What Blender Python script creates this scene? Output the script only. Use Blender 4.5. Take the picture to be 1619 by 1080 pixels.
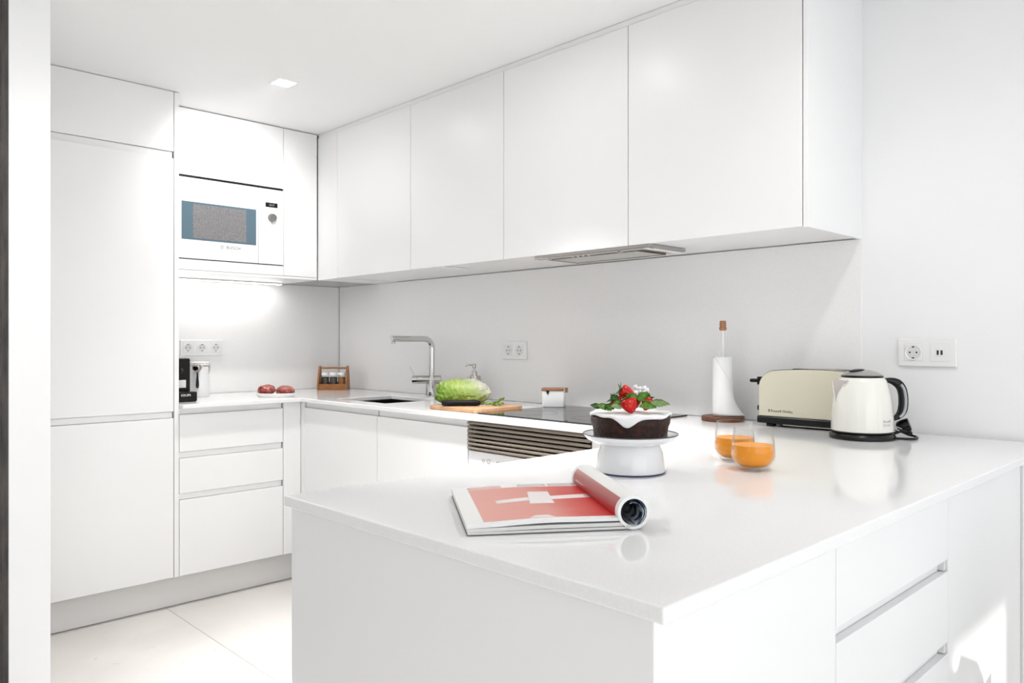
import bpy, bmesh, math, random
from mathutils import Matrix, Vector, noise

for o in list(bpy.data.objects):
    bpy.data.objects.remove(o)
random.seed(7)
scene = bpy.context.scene
COL = scene.collection
PI = math.pi

# ------------------------------------------------------------------ camera
YAW = 0.7985
cam = bpy.data.cameras.new('camera')
cam.sensor_fit = 'HORIZONTAL'
cam.sensor_width = 36.0
cam.lens = 1214.1 / 1619.0 * 36.0
cam.clip_start = 0.02
camo = bpy.data.objects.new('camera', cam)
camo.location = (4.0446, -2.4884, 1.1758)
camo.rotation_euler = (PI / 2, 0, YAW)
COL.objects.link(camo)
scene.camera = camo

# ------------------------------------------------------------------ world, sun, exposure
WIN_X = 6.5
SKY = 2.1            # daylight outside
SUN_W = 2.7
FILL_WIN = 0.7      # width of an unseen window added behind the camera for fill light
SIDE_WIN = True
LAMP_E = 80.0        # glow of the recessed diffusers
SPOT_W = [46.0, 240.0, 16.0, 22.0]
STRIP_E = 22.0
AIM_W = 32.0
world = bpy.data.worlds.new('world')
scene.world = world
world.use_nodes = True
bg = world.node_tree.nodes['Background']
bg.inputs[0].default_value = (0.93, 0.965, 1.0, 1)
bg.inputs[1].default_value = SKY

sun = bpy.data.lights.new('sun', 'SUN')
sun.energy = SUN_W
sun.angle = math.radians(0.9)
sun.color = (1.0, 0.97, 0.93)
suno = bpy.data.objects.new('sun', sun)
suno.rotation_euler = Vector((-1.0, -0.10, -0.531)).to_track_quat('-Z', 'Y').to_euler()
COL.objects.link(suno)

for (py, pz, sy, sz, rot) in ((-3.06, 1.12, 4.28, 2.24, 'x'), (-0.29, 1.12, 0.49, 2.24, 'x'), (4.0, 1.12, FILL_WIN, 2.24, 'y')):
    if (rot == 'y' and not FILL_WIN) or (rot == 'x' and not SIDE_WIN):
        continue
    L = bpy.data.lights.new('window_portal', 'AREA')
    L.shape = 'RECTANGLE'
    L.size = sy
    L.size_y = sz
    L.cycles.is_portal = True
    lo = bpy.data.objects.new('window_portal', L)
    if rot == 'x':
        lo.location = (WIN_X + 0.02, py, pz)
        lo.rotation_euler = (PI / 2, 0, PI / 2)
    else:
        lo.location = (py, -6.02, pz)
        lo.rotation_euler = (PI / 2, 0, PI)
    COL.objects.link(lo)

vs = scene.view_settings
vs.view_transform = 'Standard'
vs.look = 'None'
vs.gamma = 1.0
vs.use_curve_mapping = False
vs.exposure = 0.22

# ------------------------------------------------------------------ materials
MATS = {}


def mat(name, col, rough=0.5, metal=0.0, coat=0.0, spec=0.5, **kw):
    if name in MATS:
        return MATS[name]
    m = bpy.data.materials.new(name)
    m.use_nodes = True
    b = m.node_tree.nodes['Principled BSDF']
    b.inputs['Base Color'].default_value = (*col, 1)
    b.inputs['Roughness'].default_value = rough
    b.inputs['Metallic'].default_value = metal
    b.inputs['Coat Weight'].default_value = coat
    b.inputs['Specular IOR Level'].default_value = spec
    for k, v in kw.items():
        b.inputs[k.replace('_', ' ')].default_value = v
    MATS[name] = m
    return m


def nodes(m):
    nt = m.node_tree
    return nt, nt.nodes['Principled BSDF']


def add(nt, t, **kw):
    n = nt.nodes.new(t)
    for k, v in kw.items():
        if k in n.inputs:
            n.inputs[k].default_value = v
        else:
            setattr(n, k, v)
    return n


def ramp(nt, stops):
    r = nt.nodes.new('ShaderNodeValToRGB')
    e = r.color_ramp.elements
    while len(e) < len(stops):
        e.new(0.5)
    for el, (p, c) in zip(e, stops):
        el.position = p
        el.color = (*c, 1)
    return r


def noisy(m, scale, c0, c1, lo=0.35, hi=0.65, stretch=None, detail=4.0, bump=0.0, bscale=None, coords='Object'):
    nt, b = nodes(m)
    tc = add(nt, 'ShaderNodeTexCoord')
    mp = add(nt, 'ShaderNodeMapping')
    if stretch:
        mp.inputs['Scale'].default_value = stretch
    nt.links.new(tc.outputs[coords], mp.inputs[0])
    nz = add(nt, 'ShaderNodeTexNoise', Scale=scale, Detail=detail)
    nt.links.new(mp.outputs[0], nz.inputs['Vector'])
    r = ramp(nt, [(lo, c0), (hi, c1)])
    nt.links.new(nz.outputs['Fac'], r.inputs[0])
    nt.links.new(r.outputs[0], b.inputs['Base Color'])
    if bump:
        nb = add(nt, 'ShaderNodeTexNoise', Scale=bscale or scale * 3, Detail=3.0)
        nt.links.new(mp.outputs[0], nb.inputs['Vector'])
        bp = add(nt, 'ShaderNodeBump', Strength=bump, Distance=0.002)
        nt.links.new(nb.outputs['Fac'], bp.inputs['Height'])
        nt.links.new(bp.outputs[0], b.inputs['Normal'])
    return m


M_WALL = noisy(mat('wall_paint', (.84, .84, .85), 0.75), 3.0, (.875, .875, .88), (.885, .885, .89))
M_CEIL = noisy(mat('ceiling_paint', (.84, .84, .84), 0.85), 2.0, (.885, .885, .885), (.895, .895, .895))
M_LACQ = noisy(mat('white_lacquer', (.84, .84, .845), 0.32), 2.0, (.86, .86, .862), (.87, .87, .872))
M_GAP = mat('channel_white', (.70, .70, .69), 0.5)
M_CARC = mat('carcass_white', (.78, .78, .77), 0.5)
M_TOP = noisy(mat('white_quartz', (.86, .86, .865), 0.09, spec=0.5), 220.0, (.845, .845, .85), (.87, .87, .872), .4, .6)
M_SPLASH = noisy(mat('splash_quartz', (.83, .825, .82), 0.35), 260.0, (.865, .856, .85), (.89, .88, .875), .4, .6)
M_PLINTH = mat('plinth_white', (.76, .75, .74), 0.3)
M_STEEL = mat('brushed_steel', (.50, .475, .45), 0.26, 1.0)
M_CHROME = mat('chrome', (.66, .65, .64), 0.06, 1.0)
M_DSTEEL = mat('sink_steel', (.10, .085, .075), 0.22, 0.9)  # steel coloured dark to carry the shade inside the sink bowl
M_BLACK = mat('black_plastic', (.006, .006, .0065), 0.22, spec=0.3)
M_BLACKM = mat('black_matte', (.008, .008, .009), 0.5, spec=0.15)
M_CREAM = mat('cream_enamel', (.83, .82, .76), 0.15, coat=0.4)
M_TOAST = mat('cream_toaster', (.70, .665, .53), 0.24, coat=0.2)
M_ENAM = mat('white_enamel', (.86, .86, .87), 0.1, coat=0.5)
M_BLUE = mat('navy_rim', (.02, .035, .12), 0.25)
M_DRIM = mat('dark_rim', (.05, .05, .055), 0.3)
M_PLAST = mat('white_plastic', (.86, .86, .855), 0.28)
M_PLAST2 = mat('grey_white_plastic', (.74, .73, .72), 0.35)
M_DARK = mat('dark_hole', (.02, .02, .02), 0.6)
M_TAUPE = mat('taupe_metal', (.27, .225, .185), 0.36, 0.4)
M_HOBG = mat('hob_glass', (.006, .006, .007), 0.05, spec=0.5)
M_CERAM = mat('ceramic', (.87, .865, .855), 0.12)
M_PAPER = mat('tissue_paper', (.87, .87, .87), 0.9)
M_PAGE = mat('page_white', (.86, .86, .85), 0.35)
M_GREYBL = mat('microwave_glass_frame', (.085, .14, .18), 0.18, coat=0.2)
M_ICON = mat('icon_grey', (.35, .35, .36), 0.5)
M_LETT = mat('lettering_brown', (.06, .05, .035), 0.45)
M_LETG = mat('lettering_grey', (.42, .42, .42), 0.45)
M_LETW = mat('lettering_white', (.8, .8, .8), 0.45)


def wood(name, c0, c1, scale=30, stretch=(1, 6, 6), rough=0.45):
    return noisy(mat(name, c0, rough), scale, c0, c1, .3, .7, stretch, 5.0)


M_WOODC = wood('caddy_wood', (.27, .095, .022), (.40, .165, .05), 22, (1, 5, 9))
M_WOODB = wood('board_wood', (.40, .215, .11), (.55, .34, .20), 18, (1, 8, 8))
M_WOODL = wood('lid_wood', (.30, .12, .05), (.44, .20, .085), 30, (1, 6, 6))
M_WOODD = wood('base_wood', (.085, .026, .011), (.16, .052, .022), 30, (1, 6, 6))
M_CLAD = wood('dark_cladding', (.012, .012, .014), (.075, .062, .052), 9, (6, 6, .8), 0.55)
M_TILE = None


def make_tile():
    m = mat('cream_tile', (.7, .69, .66), 0.3)
    nt, b = nodes(m)
    tc = add(nt, 'ShaderNodeTexCoord')
    oi = add(nt, 'ShaderNodeObjectInfo')
    ad = add(nt, 'ShaderNodeVectorMath', operation='ADD')
    sc = add(nt, 'ShaderNodeVectorMath', operation='SCALE')
    sc.inputs['Scale'].default_value = 40.0
    cb = add(nt, 'ShaderNodeCombineXYZ')
    nt.links.new(oi.outputs['Random'], cb.inputs[0])
    nt.links.new(oi.outputs['Random'], cb.inputs[1])
    nt.links.new(cb.outputs[0], sc.inputs[0])
    nt.links.new(tc.outputs['Object'], ad.inputs[0])
    nt.links.new(sc.outputs[0], ad.inputs[1])
    n1 = add(nt, 'ShaderNodeTexNoise', Scale=2.2, Detail=6.0, Distortion=0.6)
    n2 = add(nt, 'ShaderNodeTexNoise', Scale=11.0, Detail=8.0, Distortion=2.2)
    for n in (n1, n2):
        nt.links.new(ad.outputs[0], n.inputs['Vector'])
    r1 = ramp(nt, [(.3, (.705, .68, .65)), (.7, (.79, .765, .735))])
    r2 = ramp(nt, [(.66, (1, 1, 1)), (.76, (.86, .82, .78))])
    nt.links.new(n1.outputs['Fac'], r1.inputs[0])
    nt.links.new(n2.outputs['Fac'], r2.inputs[0])
    mx = add(nt, 'ShaderNodeMixRGB', blend_type='MULTIPLY')
    mx.inputs[0].default_value = 1.0
    nt.links.new(r1.outputs[0], mx.inputs[1])
    nt.links.new(r2.outputs[0], mx.inputs[2])
    nt.links.new(mx.outputs[0], b.inputs['Base Color'])
    return m


M_TILE = make_tile()
M_GROUT = mat('grout', (.60, .58, .55), 0.8)


def emis(name, col, s):
    m = bpy.data.materials.new(name)
    m.use_nodes = True
    b = m.node_tree.nodes['Principled BSDF']
    b.inputs['Base Color'].default_value = (.9, .9, .9, 1)
    b.inputs['Emission Color'].default_value = (*col, 1)
    b.inputs['Emission Strength'].default_value = s
    return m


def thin_glass(name, tint=(.985, .99, .99)):
    m = bpy.data.materials.new(name)
    m.use_nodes = True
    nt = m.node_tree
    out = nt.nodes['Material Output']
    nt.nodes.remove(nt.nodes['Principled BSDF'])
    t = add(nt, 'ShaderNodeBsdfTransparent')
    t.inputs[0].default_value = (*tint, 1)
    g = add(nt, 'ShaderNodeBsdfGlossy')
    g.inputs['Roughness'].default_value = 0.02
    lw = add(nt, 'ShaderNodeLayerWeight')
    lw.inputs[0].default_value = 0.5
    pw = add(nt, 'ShaderNodeMath', operation='POWER')
    pw.inputs[1].default_value = 3.5
    nt.links.new(lw.outputs['Facing'], pw.inputs[0])
    fr = add(nt, 'ShaderNodeMath', operation='MULTIPLY_ADD')
    fr.inputs[1].default_value = 0.75
    fr.inputs[2].default_value = 0.02
    nt.links.new(pw.outputs[0], fr.inputs[0])
    mx = add(nt, 'ShaderNodeMixShader')
    nt.links.new(fr.outputs[0], mx.inputs[0])
    nt.links.new(t.outputs[0], mx.inputs[1])
    nt.links.new(g.outputs[0], mx.inputs[2])
    nt.links.new(mx.outputs[0], out.inputs[0])
    return m


M_GLASS = thin_glass('clear_glass')
M_JUICE = mat('orange_juice', (.95, .34, .004), 0.35, spec=0.2)

# ------------------------------------------------------------------ geometry helpers


def chain(o):
    m = Matrix.Identity(4)
    while o is not None:
        m = o.matrix_basis @ m
        o = o.parent
    return m


def link(name, me, m, parent=None, world=True, smooth=False):
    """one mesh object; me is a Mesh or a bmesh; world: its vertices are in world coordinates"""
    if isinstance(me, bmesh.types.BMesh):
        bm = me
        me = bpy.data.meshes.new(name)
        bm.normal_update()
        bm.to_mesh(me)
        bm.free()
    if m is not None and len(me.materials) == 0:
        me.materials.append(m)
    if smooth:
        for p in me.polygons:
            p.use_smooth = True
    o = bpy.data.objects.new(name, me)
    COL.objects.link(o)
    if parent is not None:
        if world:
            me.transform(chain(parent).inverted())
        o.parent = parent
    return o


def tag(o, label=None, cat=None, group=None, kind=None):
    if label:
        o['label'] = label
    if cat:
        o['category'] = cat
    if group:
        o['group'] = group
    if kind:
        o['kind'] = kind
    return o


def thing(name, loc, label, cat, rz=0.0, group=None):
    o = bpy.data.objects.new(name, None)
    o.empty_display_size = 0.05
    o.location = loc
    o.rotation_euler = (0, 0, rz)
    COL.objects.link(o)
    return tag(o, label, cat, group)


def bbox(bm, x0, x1, y0, y1, z0, z1, bev=0.0, seg=2):
    x0, x1 = min(x0, x1), max(x0, x1)
    y0, y1 = min(y0, y1), max(y0, y1)
    z0, z1 = min(z0, z1), max(z0, z1)
    vs_ = [bm.verts.new(c) for c in ((x0, y0, z0), (x1, y0, z0), (x1, y1, z0), (x0, y1, z0),
                                     (x0, y0, z1), (x1, y0, z1), (x1, y1, z1), (x0, y1, z1))]
    fs = [bm.faces.new([vs_[i] for i in f]) for f in ((3, 2, 1, 0), (4, 5, 6, 7), (0, 1, 5, 4), (1, 2, 6, 5), (2, 3, 7, 6), (3, 0, 4, 7))]
    if bev:
        es = list({e for f in fs for e in f.edges})
        bmesh.ops.bevel(bm, geom=es, offset=bev, segments=seg, affect='EDGES', profile=0.5)


def box(name, x0, x1, y0, y1, z0, z1, m, parent=None, bev=0.0012, world=True, seg=2):
    bm = bmesh.new()
    bbox(bm, x0, x1, y0, y1, z0, z1, bev, seg)
    return link(name, bm, m, parent, world)


def lathe_bm(prof, seg=48, bm=None, cx=0, cy=0, sx=1, sy=1):
    """prof: list of (r, z), from one pole or rim to the other"""
    bm = bm or bmesh.new()
    rings = []
    for r, z in prof:
        if r < 1e-6:
            rings.append([bm.verts.new((cx, cy, z))])
        else:
            rings.append([bm.verts.new((cx + sx * r * math.cos(2 * PI * k / seg), cy + sy * r * math.sin(2 * PI * k / seg), z)) for k in range(seg)])
    for a, b in zip(rings, rings[1:]):
        for k in range(seg):
            k2 = (k + 1) % seg
            if len(a) == 1 and len(b) == 1:
                continue
            if len(a) == 1:
                bm.faces.new((a[0], b[k2], b[k]))
            elif len(b) == 1:
                bm.faces.new((a[k], a[k2], b[0]))
            else:
                bm.faces.new((a[k], a[k2], b[k2], b[k]))
    bmesh.ops.recalc_face_normals(bm, faces=bm.faces)
    return bm


def smooth_by_angle(o, ang=40):
    for p in o.data.polygons:
        p.use_smooth = True
    o.data.set_sharp_from_angle(angle=math.radians(ang))
    return o


def lathe(name, prof, m, parent=None, seg=48, world=False, cx=0, cy=0, sx=1, sy=1, ang=40):
    return smooth_by_angle(link(name, lathe_bm(prof, seg, None, cx, cy, sx, sy), m, parent, world), ang)


def tube_bm(pts, rad, seg=10, bm=None, cap=True):
    bm = bm or bmesh.new()
    pts = [Vector(p) for p in pts]
    n = len(pts)
    rads = rad if isinstance(rad, (list, tuple)) else [rad] * n
    up = None
    rings = []
    for i, p in enumerate(pts):
        t = (pts[min(i + 1, n - 1)] - pts[max(i - 1, 0)]).normalized()
        if up is None:
            up = Vector((0, 0, 1)) if abs(t.z) < 0.9 else Vector((1, 0, 0))
        s = t.cross(up).normalized()
        up = s.cross(t).normalized()
        rings.append([bm.verts.new(p + rads[i] * (math.cos(2 * PI * k / seg) * s + math.sin(2 * PI * k / seg) * up)) for k in range(seg)])
    for a, b in zip(rings, rings[1:]):
        for k in range(seg):
            bm.faces.new((a[k], a[(k + 1) % seg], b[(k + 1) % seg], b[k]))
    if cap:
        bm.faces.new(rings[0])
        bm.faces.new(rings[-1])
    bmesh.ops.recalc_face_normals(bm, faces=bm.faces)
    return bm


def tube(name, pts, rad, m, parent=None, seg=10, world=False):
    return smooth_by_angle(link(name, tube_bm(pts, rad, seg), m, parent, world), 50)


def arc(c, r, a0, a1, n, ax=(1, 0, 0), ay=(0, 0, 1)):
    c, ax, ay = Vector(c), Vector(ax), Vector(ay)
    return [c + r * (math.cos(a0 + (a1 - a0) * i / n) * ax + math.sin(a0 + (a1 - a0) * i / n) * ay) for i in range(n + 1)]


def prism(name, poly, axis, d0, d1, m, parent=None, bev=0.0, world=False, seg=2, smooth=None):
    """poly: 2D outline; axis 'y': (x,z) outline extruded from y=d0 to d1; 'x': (y,z); 'z': (x,y)"""
    bm = bmesh.new()

    def pt(a, b, d):
        return {'y': (a, d, b), 'x': (d, a, b), 'z': (a, b, d)}[axis]
    A = [bm.verts.new(pt(a, b, d0)) for a, b in poly]
    B = [bm.verts.new(pt(a, b, d1)) for a, b in poly]
    f0 = bm.faces.new(A)
    f1 = bm.faces.new(B)
    n = len(poly)
    for i in range(n):
        bm.faces.new((A[i], A[(i + 1) % n], B[(i + 1) % n], B[i]))
    bmesh.ops.recalc_face_normals(bm, faces=bm.faces)
    if bev:
        es = list({e for f in (f0, f1) for e in f.edges})
        bmesh.ops.bevel(bm, geom=es, offset=bev, segments=seg, affect='EDGES', profile=0.5)
    o = link(name, bm, m, parent, world)
    if smooth:
        smooth_by_angle(o, smooth)
    return o


def rrect(x0, x1, y0, y1, r, n=5):
    pts = []
    for cx, cy, a in ((x1 - r, y0 + r, -PI / 2), (x1 - r, y1 - r, 0), (x0 + r, y1 - r, PI / 2), (x0 + r, y0 + r, PI)):
        for i in range(n + 1):
            t = a + PI / 2 * i / n
            pts.append((cx + r * math.cos(t), cy + r * math.sin(t)))
    return pts


def text(name, s, size, M, m, parent=None, world=True, depth=0.0003, align='LEFT', space=1.0):
    cu = bpy.data.curves.new(name, 'FONT')
    cu.body = s
    cu.size = size
    cu.extrude = depth
    cu.align_x = align
    cu.space_character = space
    cu.resolution_u = 3
    t = bpy.data.objects.new(name, cu)
    COL.objects.link(t)
    dg = bpy.context.evaluated_depsgraph_get()
    me = bpy.data.meshes.new_from_object(t.evaluated_get(dg))
    bpy.data.objects.remove(t)
    bpy.data.curves.remove(cu)
    me.name = name
    me.transform(M)
    me.materials.clear()
    return link(name, me, m, parent, world)


def frame_m(loc, xa, ya):
    xa, ya = Vector(xa), Vector(ya)
    za = xa.cross(ya)
    return Matrix(((xa.x, ya.x, za.x, loc[0]), (xa.y, ya.y, za.y, loc[1]), (xa.z, ya.z, za.z, loc[2]), (0, 0, 0, 1)))


def struct(o):
    o['kind'] = 'structure'
    return o


def copy_tree(o, parent=None):
    c = o.copy()
    COL.objects.link(c)
    c.parent = parent
    for ch in [k for k in bpy.data.objects if k.parent == o]:
        copy_tree(ch, c)
    return c


# ------------------------------------------------------------------ constants of the room
CEIL = 2.272
TOPZ = 0.90
TOPB = 0.881
ZU = 1.50
ZK = 0.141
XF = 0.602      # front plane of the left run
YF = -0.590     # front plane of the back run
YU = -0.386     # front plane of the wall cabinets
XM = 0.412      # front plane of the microwave housing

# ------------------------------------------------------------------ the setting
floor = struct(box('floor', -0.1, 6.7, -6.15, 0.1, -0.06, -0.0025, M_GROUT, bev=0))
tile_me = None
TS = 0.9
for i in range(-2, 6):
    for j in range(-6, 2):
        x0, y0 = 1.4755 + i * TS, -1.2175 + j * TS
        xa, xb = max(x0 + .001, -.1), min(x0 + TS - .001, 6.7)
        ya, yb = max(y0 + .001, -6.15), min(y0 + TS - .001, .1)
        if xb - xa < .02 or yb - ya < .02:
            continue
        full = xb - xa > TS - .003 and yb - ya > TS - .003
        if full and tile_me is not None:
            t = bpy.data.objects.new('tile', tile_me)
            COL.objects.link(t)
            t.location = (x0, y0, 0)
            t.parent = floor
        else:
            bm = bmesh.new()
            bbox(bm, xa - x0, xb - x0, ya - y0, yb - y0, -0.0025, 0, 0.0006, 1)
            t = link('tile', bm, M_TILE, floor, world=False)
            t.location = (x0, y0, 0)
            if full:
                tile_me = t.data

# ceiling with square cut-outs for the recessed lamps
LAMPS = [(1.034, -0.908), (2.236, -0.898), (3.45, -0.898), (1.95, -1.78)]  # the last two are unseen lamps, added to brighten the kitchen
HS = 0.042


def cells(name, xs, ys, keep, z0, z1, m, parent=None):
    """slab made of the grid cells that keep(xc, yc) accepts, closed all round"""
    bm = bmesh.new()
    V = {}

    def v(i, j, k):
        if (i, j, k) not in V:
            V[(i, j, k)] = bm.verts.new((xs[i], ys[j], (z0, z1)[k]))
        return V[(i, j, k)]
    K = {(i, j) for i in range(len(xs) - 1) for j in range(len(ys) - 1) if keep((xs[i] + xs[i + 1]) / 2, (ys[j] + ys[j + 1]) / 2)}
    for i, j in K:
        bm.faces.new((v(i, j, 1), v(i + 1, j, 1), v(i + 1, j + 1, 1), v(i, j + 1, 1)))
        bm.faces.new((v(i, j + 1, 0), v(i + 1, j + 1, 0), v(i + 1, j, 0), v(i, j, 0)))
        for (di, dj, a, b) in ((-1, 0, (i, j + 1), (i, j)), (1, 0, (i + 1, j), (i + 1, j + 1)), (0, -1, (i, j), (i + 1, j)), (0, 1, (i + 1, j + 1), (i, j + 1))):
            if (i + di, j + dj) not in K:
                bm.faces.new((v(*a, 0), v(*b, 0), v(*b, 1), v(*a, 1)))
    bmesh.ops.recalc_face_normals(bm, faces=bm.faces)
    return link(name, bm, m, parent)


xs = sorted({-0.1, 6.7} | {c for lx, ly in LAMPS for c in (lx - HS, lx + HS)})
ys = sorted({-6.15, 0.1} | {c for lx, ly in LAMPS for c in (round(ly - HS, 4), round(ly + HS, 4))})
struct(cells('ceiling', xs, ys, lambda x, y: not any(abs(x - lx) < HS and abs(y - ly) < HS for lx, ly in LAMPS), CEIL, CEIL + 0.12, M_CEIL))

struct(box('wall_back', -0.1, 6.7, 0.0, 0.1, 0, CEIL, M_WALL, bev=0))
struct(box('wall_left', -0.1, 0.0, -6.0, 0.0, 0, CEIL, M_WALL, bev=0))


def wall_cells(name, axis, d0, d1, a_breaks, z_breaks, keep):
    bm = bmesh.new()
    for i in range(len(a_breaks) - 1):
        for k in range(len(z_breaks) - 1):
            a, b = a_breaks[i], a_breaks[i + 1]
            z, zz = z_breaks[k], z_breaks[k + 1]
            if keep((a + b) / 2, (z + zz) / 2):
                if axis == 'x':
                    bbox(bm, d0, d1, a, b, z, zz)
                else:
                    bbox(bm, a, b, d0, d1, z, zz)
    return struct(link(name, bm, M_WALL))


wall_cells('wall_right', 'x', WIN_X, WIN_X + 0.2, [-6.0, -5.2, -0.92, -0.54, -0.045, 0.0], [0, 2.25, CEIL],
           lambda y, z: not (SIDE_WIN and z < 2.25 and (-5.2 < y < -0.92 or -0.54 < y < -0.045)))
wall_cells('wall_front', 'y', -6.15, -6.0, [-0.1, 3.999 - FILL_WIN / 2, 4 + FILL_WIN / 2, WIN_X + 0.2], [0, 2.25, CEIL],
           lambda x, z: not (FILL_WIN and z < 2.25 and 4 - FILL_WIN / 2 < x < 4 + FILL_WIN / 2))


def win_frame(name, axis, d, a0, a1, label):
    fr = bmesh.new()
    t = 0.05
    def b(p0, p1, z0, z1):
        if axis == 'x':
            bbox(fr, d + .02, d + .08, p0, p1, z0, z1)
        else:
            bbox(fr, p0, p1, d - .08, d - .02, z0, z1)
    b(a0, a0 + t, 0, 2.25)
    b(a1 - t, a1, 0, 2.25)
    b(a0 + t, a1 - t, 2.20, 2.25)
    b(a0 + t, a1 - t, 0, 0.02)
    return struct(link(name, fr, M_PLAST))


win_frame('window_1', 'x', WIN_X + .08, -5.2, -0.92, '')
win_frame('window_2', 'x', WIN_X + .08, -0.54, -0.045, '')
if FILL_WIN:
    win_frame('window_3', 'y', -6.03, 4 - FILL_WIN / 2, 4 + FILL_WIN / 2, '')  # added opening out of view, there to let fill light in

# partition whose end shows at the left edge, dark cladding on its far face
XE = 1.30
struct(box('wall_partition', 0.0, XE, -1.955, -1.842, 0, CEIL, M_WALL, bev=0.002))
struct(box('trim_1', 0.0, XE, -1.975, -1.9555, 0, CEIL, M_CLAD, bev=0.0015))

# ------------------------------------------------------------------ worktop (one continuous U) with the sink cut-out
SX0, SX1, SY0, SY1 = 0.80, 1.20, -0.505, -0.19
XP0, XP1, YP = 2.7735, 3.5854, -1.8213
xs = [0.011, 0.6403, SX0, SX1, XP0, XP1]
xs = sorted(xs)
ys = [YP, -1.178, -0.612, SY0, SY1, -0.011]


def keep_top(x, y):
    if SX0 < x < SX1 and SY0 < y < SY1:
        return False
    return y > -0.612 or (x < 0.6403 and y > -1.178) or x > XP0


wt = cells('worktop', xs, ys, keep_top, TOPB, TOPZ, M_TOP)
md = wt.modifiers.new('bevel', 'BEVEL')
md.width = 0.003
md.segments = 3
md.limit_method = 'ANGLE'
md.angle_limit = math.radians(40)
tag(wt, 'polished white quartz worktop running along both walls and out over the peninsula', 'worktop')

# backsplash panels
tag(box('backsplash_panel', 0.012, 3.079, -0.010, -0.0005, TOPZ + .0005, ZU, M_SPLASH), 'pale grey stone backsplash panel behind the tap, hob and toaster', 'backsplash')
tag(box('backsplash_panel', 0.0005, 0.010, -1.178, -0.0105, TOPZ + .0005, ZU, M_SPLASH), 'white stone backsplash panel under the microwave with the triple socket', 'backsplash')


# ------------------------------------------------------------------ cabinets
def front(name, parent, plane, p, a0, a1, z0, z1, m=None, t=0.019, g=0.0012):
    """a flat front; plane 'x+' faces +X at x=p, 'y-' faces -Y at y=p"""
    m = m or M_LACQ
    if plane == 'x+':
        return box(name, p - t, p, a0 + g, a1 - g, z0 + g, z1 - g, m, parent, 0.0012)
    return box(name, a0 + g, a1 - g, p, p + t, z0 + g, z1 - g, m, parent, 0.0012)


CH = 0.027   # grip channel height

# tall fridge housing
t = thing('tall_cabinet', (0.3, -1.5, 0), 'tall white handleless fridge cabinet with three stacked doors by the partition', 'cabinet')
box('body', 0.002, XF - .045, -1.838, -1.2035, ZK, CEIL - .004, M_CARC, t)
front('door', t, 'x+', XF, -1.838, -1.202, 2.007, CEIL - .0012)
front('door', t, 'x+', XF, -1.838, -1.202, 0.868, 1.979)
front('door', t, 'x+', XF, -1.838, -1.202, ZK, 0.841)
box('grip_channel', XF - .040, XF - .010, -1.838, -1.2065, 1.9795, 2.0065, M_LACQ, t, 0)
box('grip_channel', XF - .040, XF - .010, -1.838, -1.2065, 0.8415, 0.8675, M_LACQ, t, 0)
box('side_panel', 0.002, XF, -1.2005, -1.1805, ZK, CEIL - .002, M_LACQ, t)

# left base unit with three drawers
t = thing('drawer_cabinet', (0.3, -0.93, 0), 'white base cabinet with three handleless drawers beneath the microwave', 'cabinet')
box('body', 0.015, XF - .045, -1.1795, -0.684, ZK, TOPB - .001, M_CARC, t)
Y0, Y1 = -1.1795, -0.684
front('drawer', t, 'x+', XF, Y0, Y1, 0.687, TOPB - CH)
front('drawer', t, 'x+', XF, Y0, Y1, 0.504, 0.687 - CH)
front('drawer', t, 'x+', XF, Y0, Y1, ZK, 0.504 - CH)
for z in (TOPB - CH, 0.687 - CH, 0.504 - CH):
    box('grip_channel', XF - .040, XF - .010, Y0, Y1 - .005, z, z + CH - .001, M_LACQ, t, 0)
t = thing('corner_filler', (0.59, -0.63, 0), 'narrow white corner post between drawers and sink cabinet', 'filler panel')
box('panel', XF - .019, XF, -0.6825, YF - .0, ZK, TOPB - .001, M_LACQ, t)
box('return_panel', XF + .0005, 0.634, YF, YF + .019, ZK, TOPB - .001, M_LACQ, t)


def back_unit(name, x0, x1, label):
    t = thing(name, ((x0 + x1) / 2, -0.3, 0), label, 'cabinet')
    box('body', x0 + .001, x1 - .001, YF + .045, -0.02, ZK, (0.60 if name == 'sink_cabinet' else TOPB - .001), M_CARC, t)
    front('door', t, 'y-', YF, x0, x1, ZK, TOPB - CH)
    box('grip_channel', x0 + .004, x1 - .004, YF + .010, YF + .040, TOPB - CH, TOPB - .0012, M_LACQ, t, 0)
    return t


back_unit('sink_cabinet', 0.635, 1.259, 'white handleless base cabinet with one door directly under the sink')
back_unit('base_cabinet', 1.2595, 1.859, 'white handleless base cabinet between the sink cabinet and the oven')

# plinths
tag(box('plinth_board', 0.535, 0.552, -1.838, -0.560, 0.003, ZK - .002, M_PLINTH), 'white recessed plinth under the tall cabinet and the drawers', 'plinth')
tag(box('plinth_board', 0.5525, 2.80, -0.540, -0.523, 0.003, ZK - .002, M_PLINTH), 'white recessed plinth under the sink cabinet and the oven', 'plinth')

# oven with round bars over its controls
t = thing('oven', (2.16, -0.3, 0), 'built-in white oven with taupe round vent bars under the hob', 'oven')
OX0, OX1 = 1.861, 2.459
PX0, PX1 = 2.785, 3.562
box('body', OX0 + .003, OX1 - .003, YF + .03, -0.03, ZK, TOPB - .012, M_DARK, t)
for k in range(7):
    z = 0.8715 - 0.0157 * k
    bm = tube_bm([(OX0 - .001, YF - .003, z), (OX0 + .003, YF - .003, z), (OX1 - .003, YF - .003, z), (OX1 + .001, YF - .003, z)], [.0038, .0056, .0056, .0038], 12)
    smooth_by_angle(link('vent_bar', bm, M_TAUPE, t))
for x in (OX0 + .05, OX1 - .05):
    box('bar_bracket', x - .006, x + .006, YF + .004, YF + .029, 0.772, 0.877, M_BLACKM, t, 0)
pn = box('control_panel', OX0, OX1, YF, YF + .029, 0.665, 0.7675, M_ENAM, t)
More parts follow.
